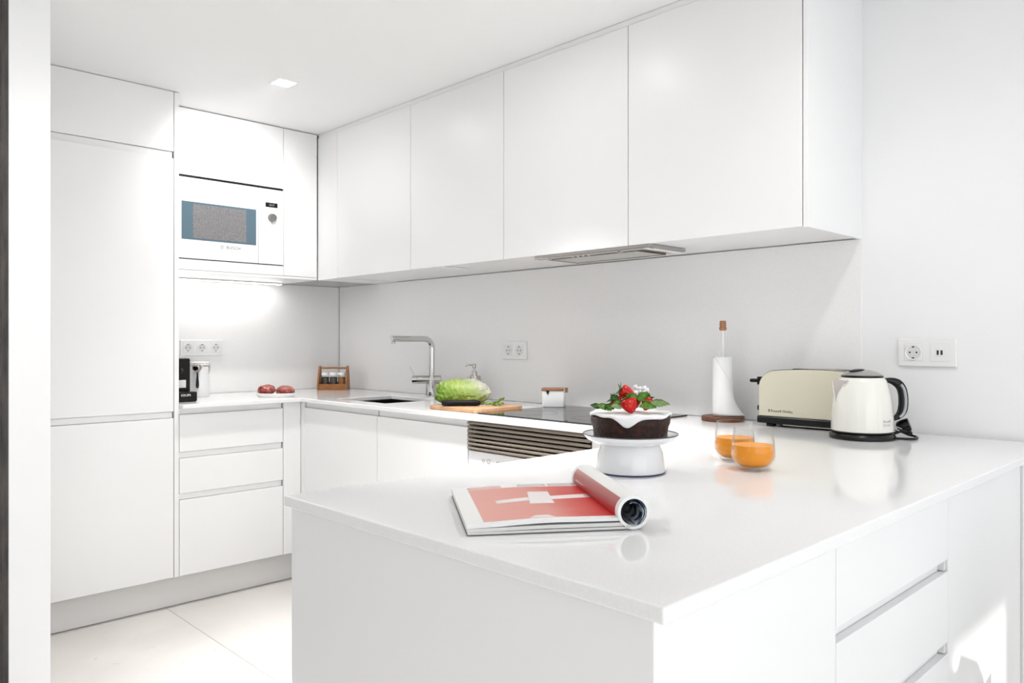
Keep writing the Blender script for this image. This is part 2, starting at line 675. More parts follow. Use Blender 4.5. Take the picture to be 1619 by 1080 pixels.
for k, (dx, r) in enumerate(((0.085, .006), (0.112, .0085), (0.16, .005))):
    bm = bmesh.new()
    lathe_bm([(r * .75, 0), (r, 0), (r, .0006), (r * .75, .0006), (r * .75, 0)], 20, bm)
    bm.transform(frame_m((OX0 + dx, YF - .0006, 0.737), (1, 0, 0), (0, 0, 1)))
    link('control_icon', bm, M_ICON, pn)
dr = box('oven_door', OX0, OX1, YF, YF + .029, 0.19, 0.662, M_ENAM, t)
box('door_glass', OX0 + .06, OX1 - .06, YF - .001, YF + .001, 0.26, 0.56, M_HOBG, dr)
tube('door_handle', [(OX0 + .05, YF + .002, .62), (OX0 + .05, YF - .035, .62), (OX1 - .05, YF - .035, .62), (OX1 - .05, YF + .002, .62)], .007, M_STEEL, dr, world=True)

# filler between oven and peninsula
t = thing('corner_filler', (2.62, -0.57, 0), 'white filler panel between the oven and the peninsula', 'filler panel')
box('panel', OX1 + .003, PX0 - .021, YF, YF + .019, ZK, TOPB - .001, M_LACQ, t)
box('rail', OX1 + .003, PX0 - .021, YF + .0195, YF + .04, ZK, TOPB - .001, M_CARC, t)

# peninsula
t = thing('peninsula_cabinet', (3.2, -1.0, 0), 'white peninsula cabinet with handleless drawers on its sunlit side', 'cabinet')
box('body', PX0, PX1 - .05, -1.779, -0.02, ZK, TOPB - .001, M_CARC, t)
box('end_panel', PX0 - .003, PX1 + .004, -1.811, -1.781, 0.0, TOPB - .0005, M_LACQ, t, 0.002)
front('front_panel', t, 'x+', PX1, -1.780, -1.344, 0.10, TOPB - .001)
D0, D1 = -1.344, -0.822
front('drawer', t, 'x+', PX1, D0, D1, 0.747, TOPB - .001)
front('drawer', t, 'x+', PX1, D0, D1, 0.585, 0.747 - .021)
front('drawer', t, 'x+', PX1, D0, D1, 0.10, 0.585 - .021)
for z in (0.747 - .021, 0.585 - .021):
    box('grip_channel', PX1 - .045, PX1 - .015, D0 + .001, D1 - .014, z - .0005, z + .0215, M_LACQ, t, 0)
    box('channel_end_cap', PX1 - .045, PX1 - .004, D1 - .013, D1 - .0015, z + .0005, z + .0205, M_PLAST2, t, .0008)
front('filler_panel', t, 'x+', PX1, D1, -0.263, 0.10, TOPB - .001)
box('wall_filler', PX1 - .019, PX1 + .006, -0.261, -0.002, 0.10, TOPB - .001, M_LACQ, t)
box('inner_panel', PX0 - .019, PX0 - .001, -1.780, -0.60, ZK, TOPB - .001, M_LACQ, t)
box('plinth', PX0 + .05, PX1 - .05, -1.75, -0.02, 0.0005, ZK - .001, M_PLINTH, t, 0)

# microwave housing
t = thing('microwave_cabinet', (0.2, -0.78, ZU), 'white wall cabinet holding the built-in microwave', 'cabinet')
HB = -1.1795
MY0, MY1 = -1.165, -0.586
box('body', 0.012, XM - .022, HB, -0.392, ZU + .012, CEIL - .003, M_LACQ, t, 0)
box('bottom_panel', 0.0105, XM, HB, -0.392, ZU - .0, ZU + .011, M_LACQ, t, 0)
front('lower_panel', t, 'x+', XM, HB, -0.583, ZU + .012, 1.5625, g=.0006)
front('door', t, 'x+', XM, HB, -0.583, 1.955, CEIL - .003)
front('filler_panel', t, 'x+', XM, -0.583, -0.390, ZU + .012, CEIL - .003)
# the microwave itself
t = thing('microwave', (XM, (MY0 + MY1) / 2, 1.565), 'white built-in microwave with blue-grey framed window and a control knob', 'microwave')
box('surround', XM - .0205, XM - .003, MY0 - .012, MY1, 1.5650, 1.9535, M_BLACKM, t, 0)
dd = box('door', XM - .002, XM + .006, MY0 - .01, -0.7225, 1.566, 1.944, M_ENAM, t)
cp = box('control_panel', XM - .002, XM + .006, -0.7205, MY1 - .001, 1.566, 1.944, M_ENAM, t)
box('window_frame', XM + .005, XM + .0075, -1.099, -0.734, 1.654, 1.832, M_GREYBL, dd, .0006)
M_MESH = mat('mesh_window', (.12, .12, .12), 0.2, coat=0.2)
nt, b = nodes(M_MESH)
tc = add(nt, 'ShaderNodeTexCoord')
wv = add(nt, 'ShaderNodeTexVoronoi', Scale=420.0)
nt.links.new(tc.outputs['Object'], wv.inputs['Vector'])
rp = ramp(nt, [(.25, (.07, .07, .073)), (.6, (.23, .225, .23))])
nt.links.new(wv.outputs['Distance'], rp.inputs[0])
nt.links.new(rp.outputs[0], b.inputs['Base Color'])
box('window_glass', XM + .0070, XM + .0080, -1.047, -0.786, 1.663, 1.823, M_MESH, dd, 0)
FX = lambda x, y, z: frame_m((x, y, z), (0, 1, 0), (0, 0, 1))
text('lettering', 'BOSCH', 0.0205, FX(XM + .0066, -0.885, 1.624), mat('emblem_grey', (.03, .03, .032), .4), dd, space=1.1)
bm = lathe_bm([(.0072, 0), (.0085, 0), (.0085, .0004), (.0072, .0004), (.0072, 0)], 24)
bbox(bm, -.0012, .0012, -.006, .006, 0, .0004)
bm.transform(FX(XM + .0063, -0.907, 1.6305))
link('emblem', bm, mat('emblem_grey', (.03, .03, .032), .4), dd)
dp = box('display', XM + .005, XM + .0068, -0.684, -0.619, 1.853, 1.876, M_BLACK, cp, .0004)
text('display_digits', '12:17', 0.013, FX(XM + .0071, -0.666, 1.860), M_LETG, dp)
kb = bmesh.new()
lathe_bm([(.0, .022), (.016, .022), (.0185, .019), (.0185, .002), (.021, 0), (0, 0)], 32, kb)
kb.transform(FX(XM + .006, -0.650, 1.800))
kn = smooth_by_angle(link('knob', kb, mat('knob_steel', (.30, .29, .28), .22, 1.0), cp))
bm = bmesh.new()
for i in range(3):
    for j in range(3):
        yy, zz = -0.676 + .026 * i, 1.762 - .02 * j
        bbox(bm, XM + .0055, XM + .0063, yy - .005, yy + .005, zz - .0008, zz + .0008)
link('button_marks', bm, mat('faint_mark', (.38, .38, .38), .5), cp)

# slim lit strip under the microwave cabinet
t = thing('cabinet_light', (0.10, -0.79, ZU), 'slim light strip on the underside of the microwave cabinet', 'light strip')
box('housing', 0.085, 0.115, -1.15, -0.43, ZU - .009, ZU - .0005, M_PLAST, t)
box('diffuser', 0.088, 0.112, -1.145, -0.435, ZU - .0105, ZU - .0092, emis('strip_diffuser', (1.0, .985, .96), STRIP_E), t, 0)

# wall cabinets over the back run
UX = [0.603, 1.226, 1.838, 2.451, 3.063]
UL = ['white wall cabinet in the corner nearest the microwave, above the spice caddy',
      'second white wall cabinet from the microwave corner, above the tap',
      'third white wall cabinet from the microwave corner, left of the hood seam',
      'largest-looking white wall cabinet at the free end, above the toaster']
for k in range(4):
    x0, x1 = UX[k], UX[k + 1]
    t = thing('wall_cabinet', ((x0 + x1) / 2, -0.19, ZU), UL[k], 'cabinet')
    box('body', x0 + .0012, x1 - .0012, YU + .021, -0.011, ZU + .003, CEIL - .022, M_LACQ, t, 0)
    front('door', t, 'y-', YU, x0, x1, ZU, CEIL - .022, g=.0016)
t = thing('corner_filler', (0.5, -0.19, ZU), 'white upper corner filler between microwave cabinet and wall cabinets', 'filler panel')
box('panel', XM + .0008, 0.6022, YU, YU + .019, ZU, CEIL - .022, M_LACQ, t)
box('underside', XM + .0008, 0.6022, YU + .0195, -.011, ZU, ZU + .016, M_LACQ, t)
tag(box('end_panel', 3.0645, 3.079, YU, -0.0005, ZU - .001, CEIL - .003, M_LACQ), 'white end panel closing the wall cabinets beside the bare wall', 'side panel')
tag(box('cornice_strip', XM + .001, 3.064, YU + .005, -0.0005, CEIL - .0215, CEIL - .001, M_LACQ), 'slim white cornice strip between wall cabinets and ceiling', 'cornice')
tag(box('underside_strip', 1.444, 1.456, -0.40 + .02, -0.23, ZU - .004, ZU + .0025, M_PLAST), 'short white strip on the underside of the second wall cabinet', 'strip')

# cooker hood
t = thing('cooker_hood', (2.27, -0.28, ZU), 'slim steel pull-out cooker hood under the wall cabinets', 'hood')
HX0, HX1 = 2.008, 2.535
hz0 = ZU - .011
box('body', HX0, HX1, -0.384, -0.165, hz0 + .002, ZU + .0015, M_STEEL, t, .001)
box('front_rail', HX0, HX1, -0.3845, -0.352, hz0 - .002, hz0 + .0015, M_STEEL, t, .001)
fl = box('filter', 2.045, 2.452, -0.338, -0.176, hz0 - .0015, hz0 + .0015, mat('filter_steel', (.62, .61, .58), .35, .8), t, .0005)
fr_ = bmesh.new()
for (a, b_, c, d) in ((2.040, 2.457, -.3425, -.3385), (2.040, 2.457, -.1755, -.171), (2.040, 2.0445, -.3385, -.1755), (2.4525, 2.457, -.3385, -.1755)):
    bbox(fr_, a, b_, c, d, hz0 - .003, hz0 + .0015)
link('filter_rim', fr_, mat('bronze_rim', (.16, .12, .09), .35, .6), fl)
box('end_rail', 2.511, 2.528, -0.382, -0.168, hz0 - .003, hz0 + .0015, M_PLAST, t, .001)
for x in (2.035, 2.37):
    lathe('hood_lamp', [(0, hz0 - .0045), (.010, hz0 - .0045), (.014, hz0 - .002), (.014, hz0 + .0015), (0, hz0 + .0015)], M_CHROME, t, 20, True, x + .03, -0.366)
for k in range(4):
    lathe('push_button', [(0, hz0 - .005), (.004, hz0 - .005), (.005, hz0 - .002), (.005, hz0), (0, hz0)], M_CHROME, t, 12, True, 2.185 + .025 * k, -0.366)

# ------------------------------------------------------------------ ceiling lamps
M_LAMP = emis('lamp_diffuser', (1.0, .985, .96), LAMP_E)
LL = ['square recessed ceiling lamp glowing nearest the microwave', 'square recessed ceiling lamp whose corner shows at the top edge', 'square recessed ceiling lamp over the peninsula, above the frame'] + ['square recessed ceiling lamp over the kitchen aisle, above the frame']
for li, ((lx, ly), lab) in enumerate(zip(LAMPS, LL)):
    t = thing('ceiling_lamp', (lx, ly, CEIL), lab, 'ceiling lamp', group='recessed ceiling lamps')
    bm = bmesh.new()
    h = HS - .0006
    for (a, b_, c, d) in ((-h, h, -h, -h + .003), (-h, h, h - .003, h), (-h, -h + .003, -h + .003, h - .003), (h - .003, h, -h + .003, h - .003)):
        bbox(bm, lx + a, lx + b_, ly + c, ly + d, CEIL - .0005, CEIL + .04)
    link('housing', bm, M_PLAST, t)
    box('diffuser', lx - h + .0035, lx + h - .0035, ly - h + .0035, ly + h - .0035, CEIL + .004, CEIL + .010, M_LAMP, t, 0)


    beams = [(SPOT_W[li], (0, 0, -1), 150 if li > 1 else 76, 1.0)]
    if li == 0:
        beams.append((AIM_W, (-.80, .02, -.60), 96, 1.0))   # extra beam added in this lamp to brighten the microwave wall
    for (en, dr_, size, bl) in beams:
        sl = bpy.data.lights.new('lamp_beam', 'SPOT')
        sl.energy = en
        sl.color = (1.0, .985, .965)
        sl.spot_size = math.radians(size)
        sl.spot_blend = bl
        sl.shadow_soft_size = 0.035
        so = bpy.data.objects.new('lamp_beam', sl)
        so.parent = t
        so.location = (0, 0, -0.004)
        so.rotation_euler = Vector(dr_).to_track_quat('-Z', 'Y').to_euler()
        COL.objects.link(so)

# ------------------------------------------------------------------ sockets
def socket_frame(name, origin, xa, mods, pitch, w, hgt, label, usb=()):
    """plate on a wall; xa runs along the wall, ya is up, the plate faces xa x ya"""
    F = frame_m(origin, xa, (0, 0, 1))
    t = thing(name, origin, label, 'socket')

    def lb(nm, x0, x1, y0, y1, z0, z1, m, par, bev=.0008):
        bm = bmesh.new()
        bbox(bm, x0, x1, y0, y1, z0, z1, bev)
        bm.transform(F)
        return link(nm, bm, m, par)
    lb('cover_plate', -w / 2, w / 2, -hgt / 2, hgt / 2, 0.0003, .0095, M_PLAST, t, .003)
    for k in range(mods):
        cx = (k - (mods - 1) / 2) * pitch
        hm = .0255
        ins = lb('insert', cx - hm, cx + hm, -hm, hm, .0085, .0105, M_PLAST, t, .0006)
        bm = bmesh.new()
        for (a, b_, c, d) in ((-hm - .001, hm + .001, -hm - .001, -hm), (-hm - .001, hm + .001, hm, hm + .001), (-hm - .001, -hm, -hm, hm), (hm, hm + .001, -hm, hm)):
            bbox(bm, cx + a, cx + b_, c, d, .009, .0098)
        bm.transform(F)
        link('joint_line', bm, M_PLAST2, ins)
        if k in usb:
            lb('port_block', cx - .012, cx + .012, -.011, .011, .010, .0113, M_PLAST2, ins, .0004)
            lb('port_face', cx - .0112, cx + .0112, -.0102, .0102, .011, .0117, M_PLAST, ins, .0003)
            for d in (-.0052, .0052):
                lb('usb_port', cx + d - .0028, cx + d + .0028, -.0068, .0068, .0115, .0121, M_DARK, ins, 0)
            continue
        bm = lathe_bm([(.0192, .0095), (.0235, .0095), (.0235, .0118), (.0225, .0128), (.0192, .0112), (.0192, .0095)], 40, None, cx, 0)
        bm.transform(F)
        smooth_by_angle(link('cup_ring', bm, M_PLAST, ins))
        bm = lathe_bm([(0, .0108), (.0195, .0108), (.0195, .0100), (0, .0100)], 40, None, cx, 0)
        bm.transform(F)
        link('cup_face', bm, M_PLAST2, ins)
        for d in (-.0095, .0095):
            bm = lathe_bm([(0, .0113), (.0026, .0113), (.0026, .0104), (0, .0104)], 16, None, cx + d, 0)
            bm.transform(F)
            link('pin_hole', bm, M_DARK, ins)
        for s in (-1, 1):
            lb('earth_clip', cx - .003, cx + .003, s * .0165 - .0017, s * .0165 + .0017, .0104, .0125, M_DARK, ins, 0)
    return t


socket_frame('wall_socket', (0.0100, -0.840, 1.143), (0, 1, 0), 3, 0.0735, 0.224, 0.082, 'white triple wall socket above the coffee machine and canister')
socket_frame('wall_socket', (1.522, -0.0100, 1.135), (1, 0, 0), 2, 0.071, 0.158, 0.083, 'white double wall socket between tap and hood')
socket_frame('wall_socket', (3.268, 0.0, 1.143), (1, 0, 0), 2, 0.073, 0.160, 0.084, 'white wall socket with twin charging ports beside the kettle', usb=(1,))

# ------------------------------------------------------------------ sink and tap
t = thing('sink', ((SX0 + SX1) / 2, (SY0 + SY1) / 2, TOPB), 'dark steel undermount sink bowl let into the worktop', 'sink')
bm = bmesh.new()
ex = .004
x0, x1, y0, y1 = SX0 - ex, SX1 + ex, SY0 - ex, SY1 + ex
zb = 0.70
bbox(bm, x0 - .003, x1 + .003, y0 - .003, y1 + .003, zb - .003, zb)
bbox(bm, x0 - .003, x0, y0, y1, zb, TOPB - .0005)
bbox(bm, x1, x1 + .003, y0, y1, zb, TOPB - .0005)
bbox(bm, x0 - .003, x1 + .003, y0 - .003, y0, zb, TOPB - .0005)
bbox(bm, x0 - .003, x1 + .003, y1, y1 + .003, zb, TOPB - .0005)
link('bowl', bm, M_DSTEEL, t)
lathe('drain', [(0, zb + .002), (.03, zb + .002), (.043, zb + .004), (.045, zb), (0, zb)], M_CHROME, t, 32, True, (SX0 + SX1) / 2, (SY0 + SY1) / 2)

TX, TY = 1.011, -0.093
t = thing('kitchen_tap', (TX, TY, TOPZ), 'tall chrome kitchen tap with a right-angled spout over the sink', 'tap')
lathe('base', [(0, 0.0002), (.026, .0002), (.026, .004), (.022, .006), (0, .006)], M_CHROME, t)
pts = [(0, 0, .004), (0, 0, .10), (0, 0, .24)] + arc((0, -.045, .244), .045, 0, PI / 2, 8, (0, 1, 0), (0, 0, 1)) + [(0, -.14, .289), (0, -.245, .289)]
pts = [tuple(p) for p in pts]
tube('column', pts[:2], .0225, M_CHROME, t, 24)
sp = tube('spout', pts[1:], .0145, M_CHROME, t, 20)
tube('nozzle', [(0, -.235, .276), (0, -.235, .266)], .0105, M_STEEL, sp, 16)
A = Vector((-.698, -.716, 0))
mx_ = tube('mixer_barrel', [tuple(-A * .045 + Vector((0, 0, .085))), tuple(A * .07 + Vector((0, 0, .085)))], .0205, M_STEEL, t, 24)
tube('mixer_cap', [tuple(A * .0715 + Vector((0, 0, .085))), tuple(A * .098 + Vector((0, 0, .085)))], .0215, M_CHROME, t, 24)
tube('lever', [tuple(A * .085 + Vector((0, 0, .10))), tuple(A * .112 + Vector((0, 0, .150)))], [.0035, .003], M_CHROME, t, 10)
tube('hose_collar', [(-.016, -.016, .004), (-.016, -.016, .066)], .0075, M_STEEL, t, 12)

# ------------------------------------------------------------------ hob
t = thing('induction_hob', (2.16, -0.295, TOPZ), 'black glass induction hob set on the worktop', 'hob')
box('glass_plate', 1.862, 2.466, -0.546, -0.046, TOPZ + .0005, TOPZ + .0055, M_HOBG, t, .0012)
M_RING = mat('ring_print', (.16, .16, .165), .2)
for (x, y, r) in ((2.02, -.40, .09), (2.30, -.40, .07), (2.02, -.17, .07), (2.30, -.17, .09)):
    bm = lathe_bm([(r - .0012, TOPZ + .0056), (r, TOPZ + .0056), (r, TOPZ + .0058), (r - .0012, TOPZ + .0058), (r - .0012, TOPZ + .0056)], 48, None, x, y)
    link('cooking_ring', bm, M_RING, t)

# square enamel pot on the hob
t = thing('storage_pot', (1.872, -0.128, TOPZ + .006), 'small white enamel pot with a wooden lid at the back of the hob', 'pot', YAW - .12)
prism('body', rrect(-.047, .047, -.047, .047, .012), 'z', 0.0, .064, M_ENAM, t, .0015, smooth=50)
prism('rim', rrect(-.048, .048, -.048, .048, .013), 'z', .0643, .066, M_PLAST2, t, smooth=50)
prism('lid', rrect(-.050, .040, -.048, .048, .012), 'z', .0665, .0755, M_WOODL, t, .0015, smooth=50)
tube('lid_pin', [(.052, -.006, .058), (.052, -.006, .078)], .0065, M_WOODL, t, 12)
prism('catch', [(-.029, .0665), (-.016, .0665), (-.0205, .054), (-.0245, .054)], 'y', -.052, -.0472, M_BLACKM, t)

# ------------------------------------------------------------------ chopping board, cabbage, knife
t = thing('chopping_board', (1.70, -0.412, TOPZ), 'wooden chopping board lying by the hob with cabbage on it', 'chopping board')
prism('board', [(p[0] + 1.702 - 1.70, p[1]) for p in rrect(-.146, .146, -.132, .132, .018)], 'z', .0005, .0165, M_WOODB, t, .003, smooth=50)
BZ = TOPZ + .0166


def cabbage_mats():
    out = []
    for nm, g0, g1 in (('cabbage_leaf', (.28, .50, .035), (.60, .76, .18)), ('cabbage_leaf_dark', (.16, .40, .018), (.46, .66, .09))):
        m = mat(nm, g1, .42)
        nt, b = nodes(m)
        tc = add(nt, 'ShaderNodeTexCoord')
        sp_ = add(nt, 'ShaderNodeSeparateXYZ')
        nt.links.new(tc.outputs['Object'], sp_.inputs[0])
        nz = add(nt, 'ShaderNodeTexNoise', Scale=24.0, Detail=3.0)
        nt.links.new(tc.outputs['Object'], nz.inputs['Vector'])
        # white rib towards the stem end (+x) and the upper side, green towards the leafy end
        ma = add(nt, 'ShaderNodeMath', operation='MULTIPLY_ADD')
        ma.inputs[1].default_value = 3.6
        nt.links.new(sp_.outputs['X'], ma.inputs[0])
        mz = add(nt, 'ShaderNodeMath', operation='MULTIPLY_ADD')
        mz.inputs[1].default_value = 4.0
        mz.inputs[2].default_value = 0.09
        nt.links.new(sp_.outputs['Z'], mz.inputs[0])
        nt.links.new(mz.outputs[0], ma.inputs[2])
        m2 = add(nt, 'ShaderNodeMath', operation='MULTIPLY_ADD')
        m2.inputs[1].default_value = .30
        nt.links.new(nz.outputs['Fac'], m2.inputs[0])
        nt.links.new(ma.outputs[0], m2.inputs[2])
        rp = ramp(nt, [(.12, g0), (.46, g1), (.66, (.66, .78, .32)), (.80, (.86, .87, .72)), (.92, (.90, .89, .82))])
        nt.links.new(m2.outputs[0], rp.inputs[0])
        # branching veins
        wv = add(nt, 'ShaderNodeTexWave', Scale=16.0, Distortion=7.0, Detail=3.0)
        wv.inputs['Detail Scale'].default_value = 1.2
        mp = add(nt, 'ShaderNodeMapping')
        mp.inputs['Rotation'].default_value = (0.2, .5, .3)
        nt.links.new(tc.outputs['Object'], mp.inputs[0])
        nt.links.new(mp.outputs[0], wv.inputs['Vector'])
        vr = ramp(nt, [(.84, (0, 0, 0)), (1.0, (.6, .6, .6))])
        nt.links.new(wv.outputs['Fac'], vr.inputs[0])
        mx = add(nt, 'ShaderNodeMixRGB')
        nt.links.new(vr.outputs[0], mx.inputs[0])
        nt.links.new(rp.outputs[0], mx.inputs[1])
        mx.inputs[2].default_value = (.76, .84, .48, 1)
        nt.links.new(mx.outputs[0], b.inputs['Base Color'])
        bp = add(nt, 'ShaderNodeBump', Strength=.6, Distance=.004)
        nz2 = add(nt, 'ShaderNodeTexNoise', Scale=70.0, Detail=2.0)
        nt.links.new(tc.outputs['Object'], nz2.inputs['Vector'])
        nt.links.new(nz2.outputs['Fac'], bp.inputs['Height'])
        nt.links.new(bp.outputs[0], b.inputs['Normal'])
        out.append(m)
    return out


M_CAB, M_CABD = cabbage_mats()


def cab_r(s):
    """radius along the cabbage, s 0 (leafy) .. 1 (stem)"""
    return 0.050 * (max(0.0, 1 - abs(2 * s - 0.92) ** 3.0 * (1.25 if s < .46 else .93))) ** .5 if 0 < s < 1 else 0.0


t = thing('napa_cabbage', (1.628, -0.412, BZ), 'green and white napa cabbage lying on the chopping board', 'vegetable', YAW)
bm = bmesh.new()
NS, NA = 40, 40
rings = []
for i in range(NS + 1):
    s = i / NS
    r = max(cab_r(s), 0.001)
    ring = []
    for k in range(NA):
        a = 2 * PI * k / NA
        x = -.112 + .228 * s
        nn = noise.noise(Vector((s * 5, math.cos(a) * 1.8, math.sin(a) * 1.8))) * .004
        rr = (r + nn * min(1, r / .02)) 
        ring.append(bm.verts.new((x, rr * math.cos(a) * .95, .049 + rr * math.sin(a) * .96)))
    rings.append(ring)
for a, b_ in zip(rings, rings[1:]):
    for k in range(NA):
        bm.faces.new((a[k], a[(k + 1) % NA], b_[(k + 1) % NA], b_[k]))
bm.faces.new(rings[0])
bm.faces.new(rings[-1])
bmesh.ops.recalc_face_normals(bm, faces=bm.faces)
link('heart', bm, M_CAB, t, False, True)


def cab_leaf(a0, a1, s0, s1, off, ruff, m, seed):
    bm = bmesh.new()
    nu, nv = 34, 26
    g = []
    for i in range(nu + 1):
        row = []
        for j in range(nv + 1):
            u, v = i / nu, j / nv
            # leaf outline: broad at the leafy end, narrowing to the stem
            wd = math.sin(PI * (.18 + .72 * (1 - u))) ** .7
            s = s0 + (s1 - s0) * u
            a = (a0 + a1) / 2 + (v - .5) * (a1 - a0) * wd
            edge = max(abs(2 * v - 1), 1 - u * 2.2)
            edge = max(0, edge) ** 3
            wob = ruff * edge * (math.sin(26 * v + seed * 3 + u * 19) + .6 * math.sin(47 * u + seed + v * 11))
            r = cab_r(min(max(s, .012), .985)) + off + wob + ruff * .5 * edge
            x = -.112 + .228 * s + ruff * 1.2 * math.sin(21 * v + seed) * edge * (1 - u)
            z = max(.049 + r * math.sin(a) * .96, .0015 + .001 * (seed % 3))
            row.append(bm.verts.new((x, r * math.cos(a) * .95, z)))
        g.append(row)
    for i in range(nu):
        for j in range(nv):
            bm.faces.new((g[i][j], g[i + 1][j], g[i + 1][j + 1], g[i][j + 1]))
    bmesh.ops.solidify(bm, geom=bm.faces[:], thickness=.0011)
    bmesh.ops.recalc_face_normals(bm, faces=bm.faces)
    return link('leaf', bm, m, t, False, True)


cab_leaf(.15 * PI, 1.0 * PI, .00, .93, .0018, .0030, M_CABD, 5)
cab_leaf(-.95 * PI, -.10 * PI, -.02, .97, .0030, .0050, M_CAB, 1)
cab_leaf(-.80 * PI, -.30 * PI, .0, .62, .0060, .0065, M_CABD, 2)
cab_leaf(1.05 * PI, 1.78 * PI, -.01, .80, .0082, .0050, M_CAB, 3)
cab_leaf(.45 * PI, 1.28 * PI, .0, .90, .0042, .0050, M_CAB, 4)

# small cut leaves beside it
for k, (lx, ly, s, rz, tilt, lab) in enumerate(((1.760, -0.392, .030, .3, .15, 'torn green leaf scrap nearest the knife handle'),
                                                (1.792, -0.372, .024, 1.2, .2, 'torn green leaf scrap nearest the board edge'),
                                                (1.742, -0.318, .024, .2, .9, 'small pale leaf scrap standing up behind the others'))):
    bm = bmesh.new()
    n = 8
    g = []
    for i in range(n + 1):
        row = []
        for j in range(n + 1):
            u, v = i / n * 2 - 1, j / n * 2 - 1
            w_ = math.sqrt(max(0, 1 - u * u * .9))
            z = .004 + tilt * s * .55 * (u + 1) + .0065 * math.sin(5 * u + k) * math.cos(6 * v + k) + .003
            row.append(bm.verts.new((s * u, s * .7 * v * w_, z)))
        g.append(row)
    for i in range(n):
        for j in range(n):
            bm.faces.new((g[i][j], g[i + 1][j], g[i + 1][j + 1], g[i][j + 1]))
    bmesh.ops.solidify(bm, geom=bm.faces[:], thickness=.0012)
    o = link('leaf_scrap', bm, noisy(mat('scrap_%d' % k, (.3, .5, .08), .45), 60, (.10, .26, .015) if k < 2 else (.42, .56, .20), (.36, .54, .10) if k < 2 else (.66, .74, .42)), None, smooth=True)
    zmin = min(v.co.z for v in o.data.vertices)
    o.location = (lx, ly, BZ - zmin + .0003)
    o.rotation_euler = (0, 0, rz)
    tag(o, lab, 'leaf', 'leaf scraps on the board')

t = thing('kitchen_knife', (1.700, -0.488, BZ), 'knife with a thick black handle lying in front of the cabbage', 'knife', YAW + .06)
bm = bmesh.new()
hp = [(-.078, .0075), (-.072, .0115), (-.05, .0125), (-.01, .0115), (.03, .0118), (.058, .0125), (.072, .0100), (.077, .006)]
rings = []
for x, r in hp:
    rings.append([bm.verts.new((x, r * .85 * math.cos(2 * PI * q / 16), .0128 + r * math.sin(2 * PI * q / 16))) for q in range(16)])
for a, b_ in zip(rings, rings[1:]):
    for q in range(16):
        bm.faces.new((a[q], a[(q + 1) % 16], b_[(q + 1) % 16], b_[q]))
bm.faces.new(rings[0])
bm.faces.new(rings[-1])
bmesh.ops.recalc_face_normals(bm, faces=bm.faces)
link('handle', bm, M_BLACKM, t, False, True)
prism('blade', [(.07, .006), (.125, .006), (.150, .004), (.158, .0005), (.07, .0005)], 'y', -.0009, .0009, M_STEEL, t)

# soap dispenser
t = thing('soap_dispenser', (1.318, -0.082, TOPZ), 'brushed steel pump soap dispenser behind the cabbage', 'dispenser', YAW)
lathe('bottle', [(0, .0003), (.034, .0003), (.0355, .003), (.031, .108), (.029, .114), (0, .114)], M_STEEL, t)
lathe('collar', [(0, .1142), (.0145, .1142), (.0145, .133), (.013, .135), (0, .135)], M_STEEL, t, 32)
tube('stem', [(0, 0, .135), (0, 0, .150)], .0055, M_STEEL, t, 14)
lathe('pump_head', [(0, .150), (.0085, .150), (.009, .152), (.009, .168), (.007, .171), (0, .171)], M_STEEL, t, 24)
tube('nozzle', [(-.006, 0, .165), (-.03, 0, .165), (-.038, 0, .161), (-.040, 0, .157)], [.004, .0034, .003, .003], M_STEEL, t, 10)

# ------------------------------------------------------------------ spice caddy in the corner
t = thing('spice_caddy', (0.180, -0.150, TOPZ), 'wooden spice caddy with a rod handle in the worktop corner', 'caddy', YAW)
W2 = .084
for s in (-1, 1):
    prism('end_panel', [(-.048, .0003), (.044, .0003), (.040, .05), (.010, .136), (-.010, .136), (-.044, .05)], 'x', s * W2 - .005 + (.0045 if s < 0 else -.0045), s * W2 + .005 + (.0045 if s < 0 else -.0045), M_WOODC, t, .001)
box('front_board', -.0740, .0740, -.044, -.037, .0003, .034, M_WOODC, t, .0008, False)
box('rear_board', -.0740, .0740, .031, .038, .0003, .044, M_WOODC, t, .0008, False)
box('bottom_board', -.0740, .0740, -.0365, .0305, .0003, .006, M_WOODC, t, 0, False)
tube('handle_rod', [(-.0742, 0, .124), (.0742, 0, .124)], .0055, M_WOODC, t, 14)
SP = [((.02, .015, .010), (.09, .07, .05), 'left', 'dark peppercorns'), ((.025, .02, .016), (.10, .085, .07), 'middle', 'dark grey spice'), ((.16, .055, .012), (.42, .20, .05), 'right', 'golden spice')]
Mr = Matrix.Rotation(YAW, 3, 'Z')
for k, (c0, c1, pos, what) in enumerate(SP):
    p = Mr @ Vector((-.0475 + .0475 * k, -.004, 0))
    j = thing('spice_jar', (0.180 + p.x, -0.150 + p.y, TOPZ + .0062), '%s glass spice jar of %s in the wooden caddy' % (pos, what), 'jar', YAW, 'spice jars in the caddy')
    lathe('glass', [(0, .0002), (.021, .0002), (.0225, .003), (.0225, .070), (.019, .077), (.018, .077), (.0212, .069), (.0212, .004), (0, .003)], M_GLASS, j, 28)
    lathe('spice', [(0, .0035), (.0205, .0035), (.0205, .066), (0, .068)], noisy(mat('spice_%d' % k, c0, .7), 160, c0, c1), j, 24)
    lathe('lid', [(0, .0775), (.0215, .0775), (.0215, .090), (.020, .092), (0, .092)], M_PLAST, j, 28)

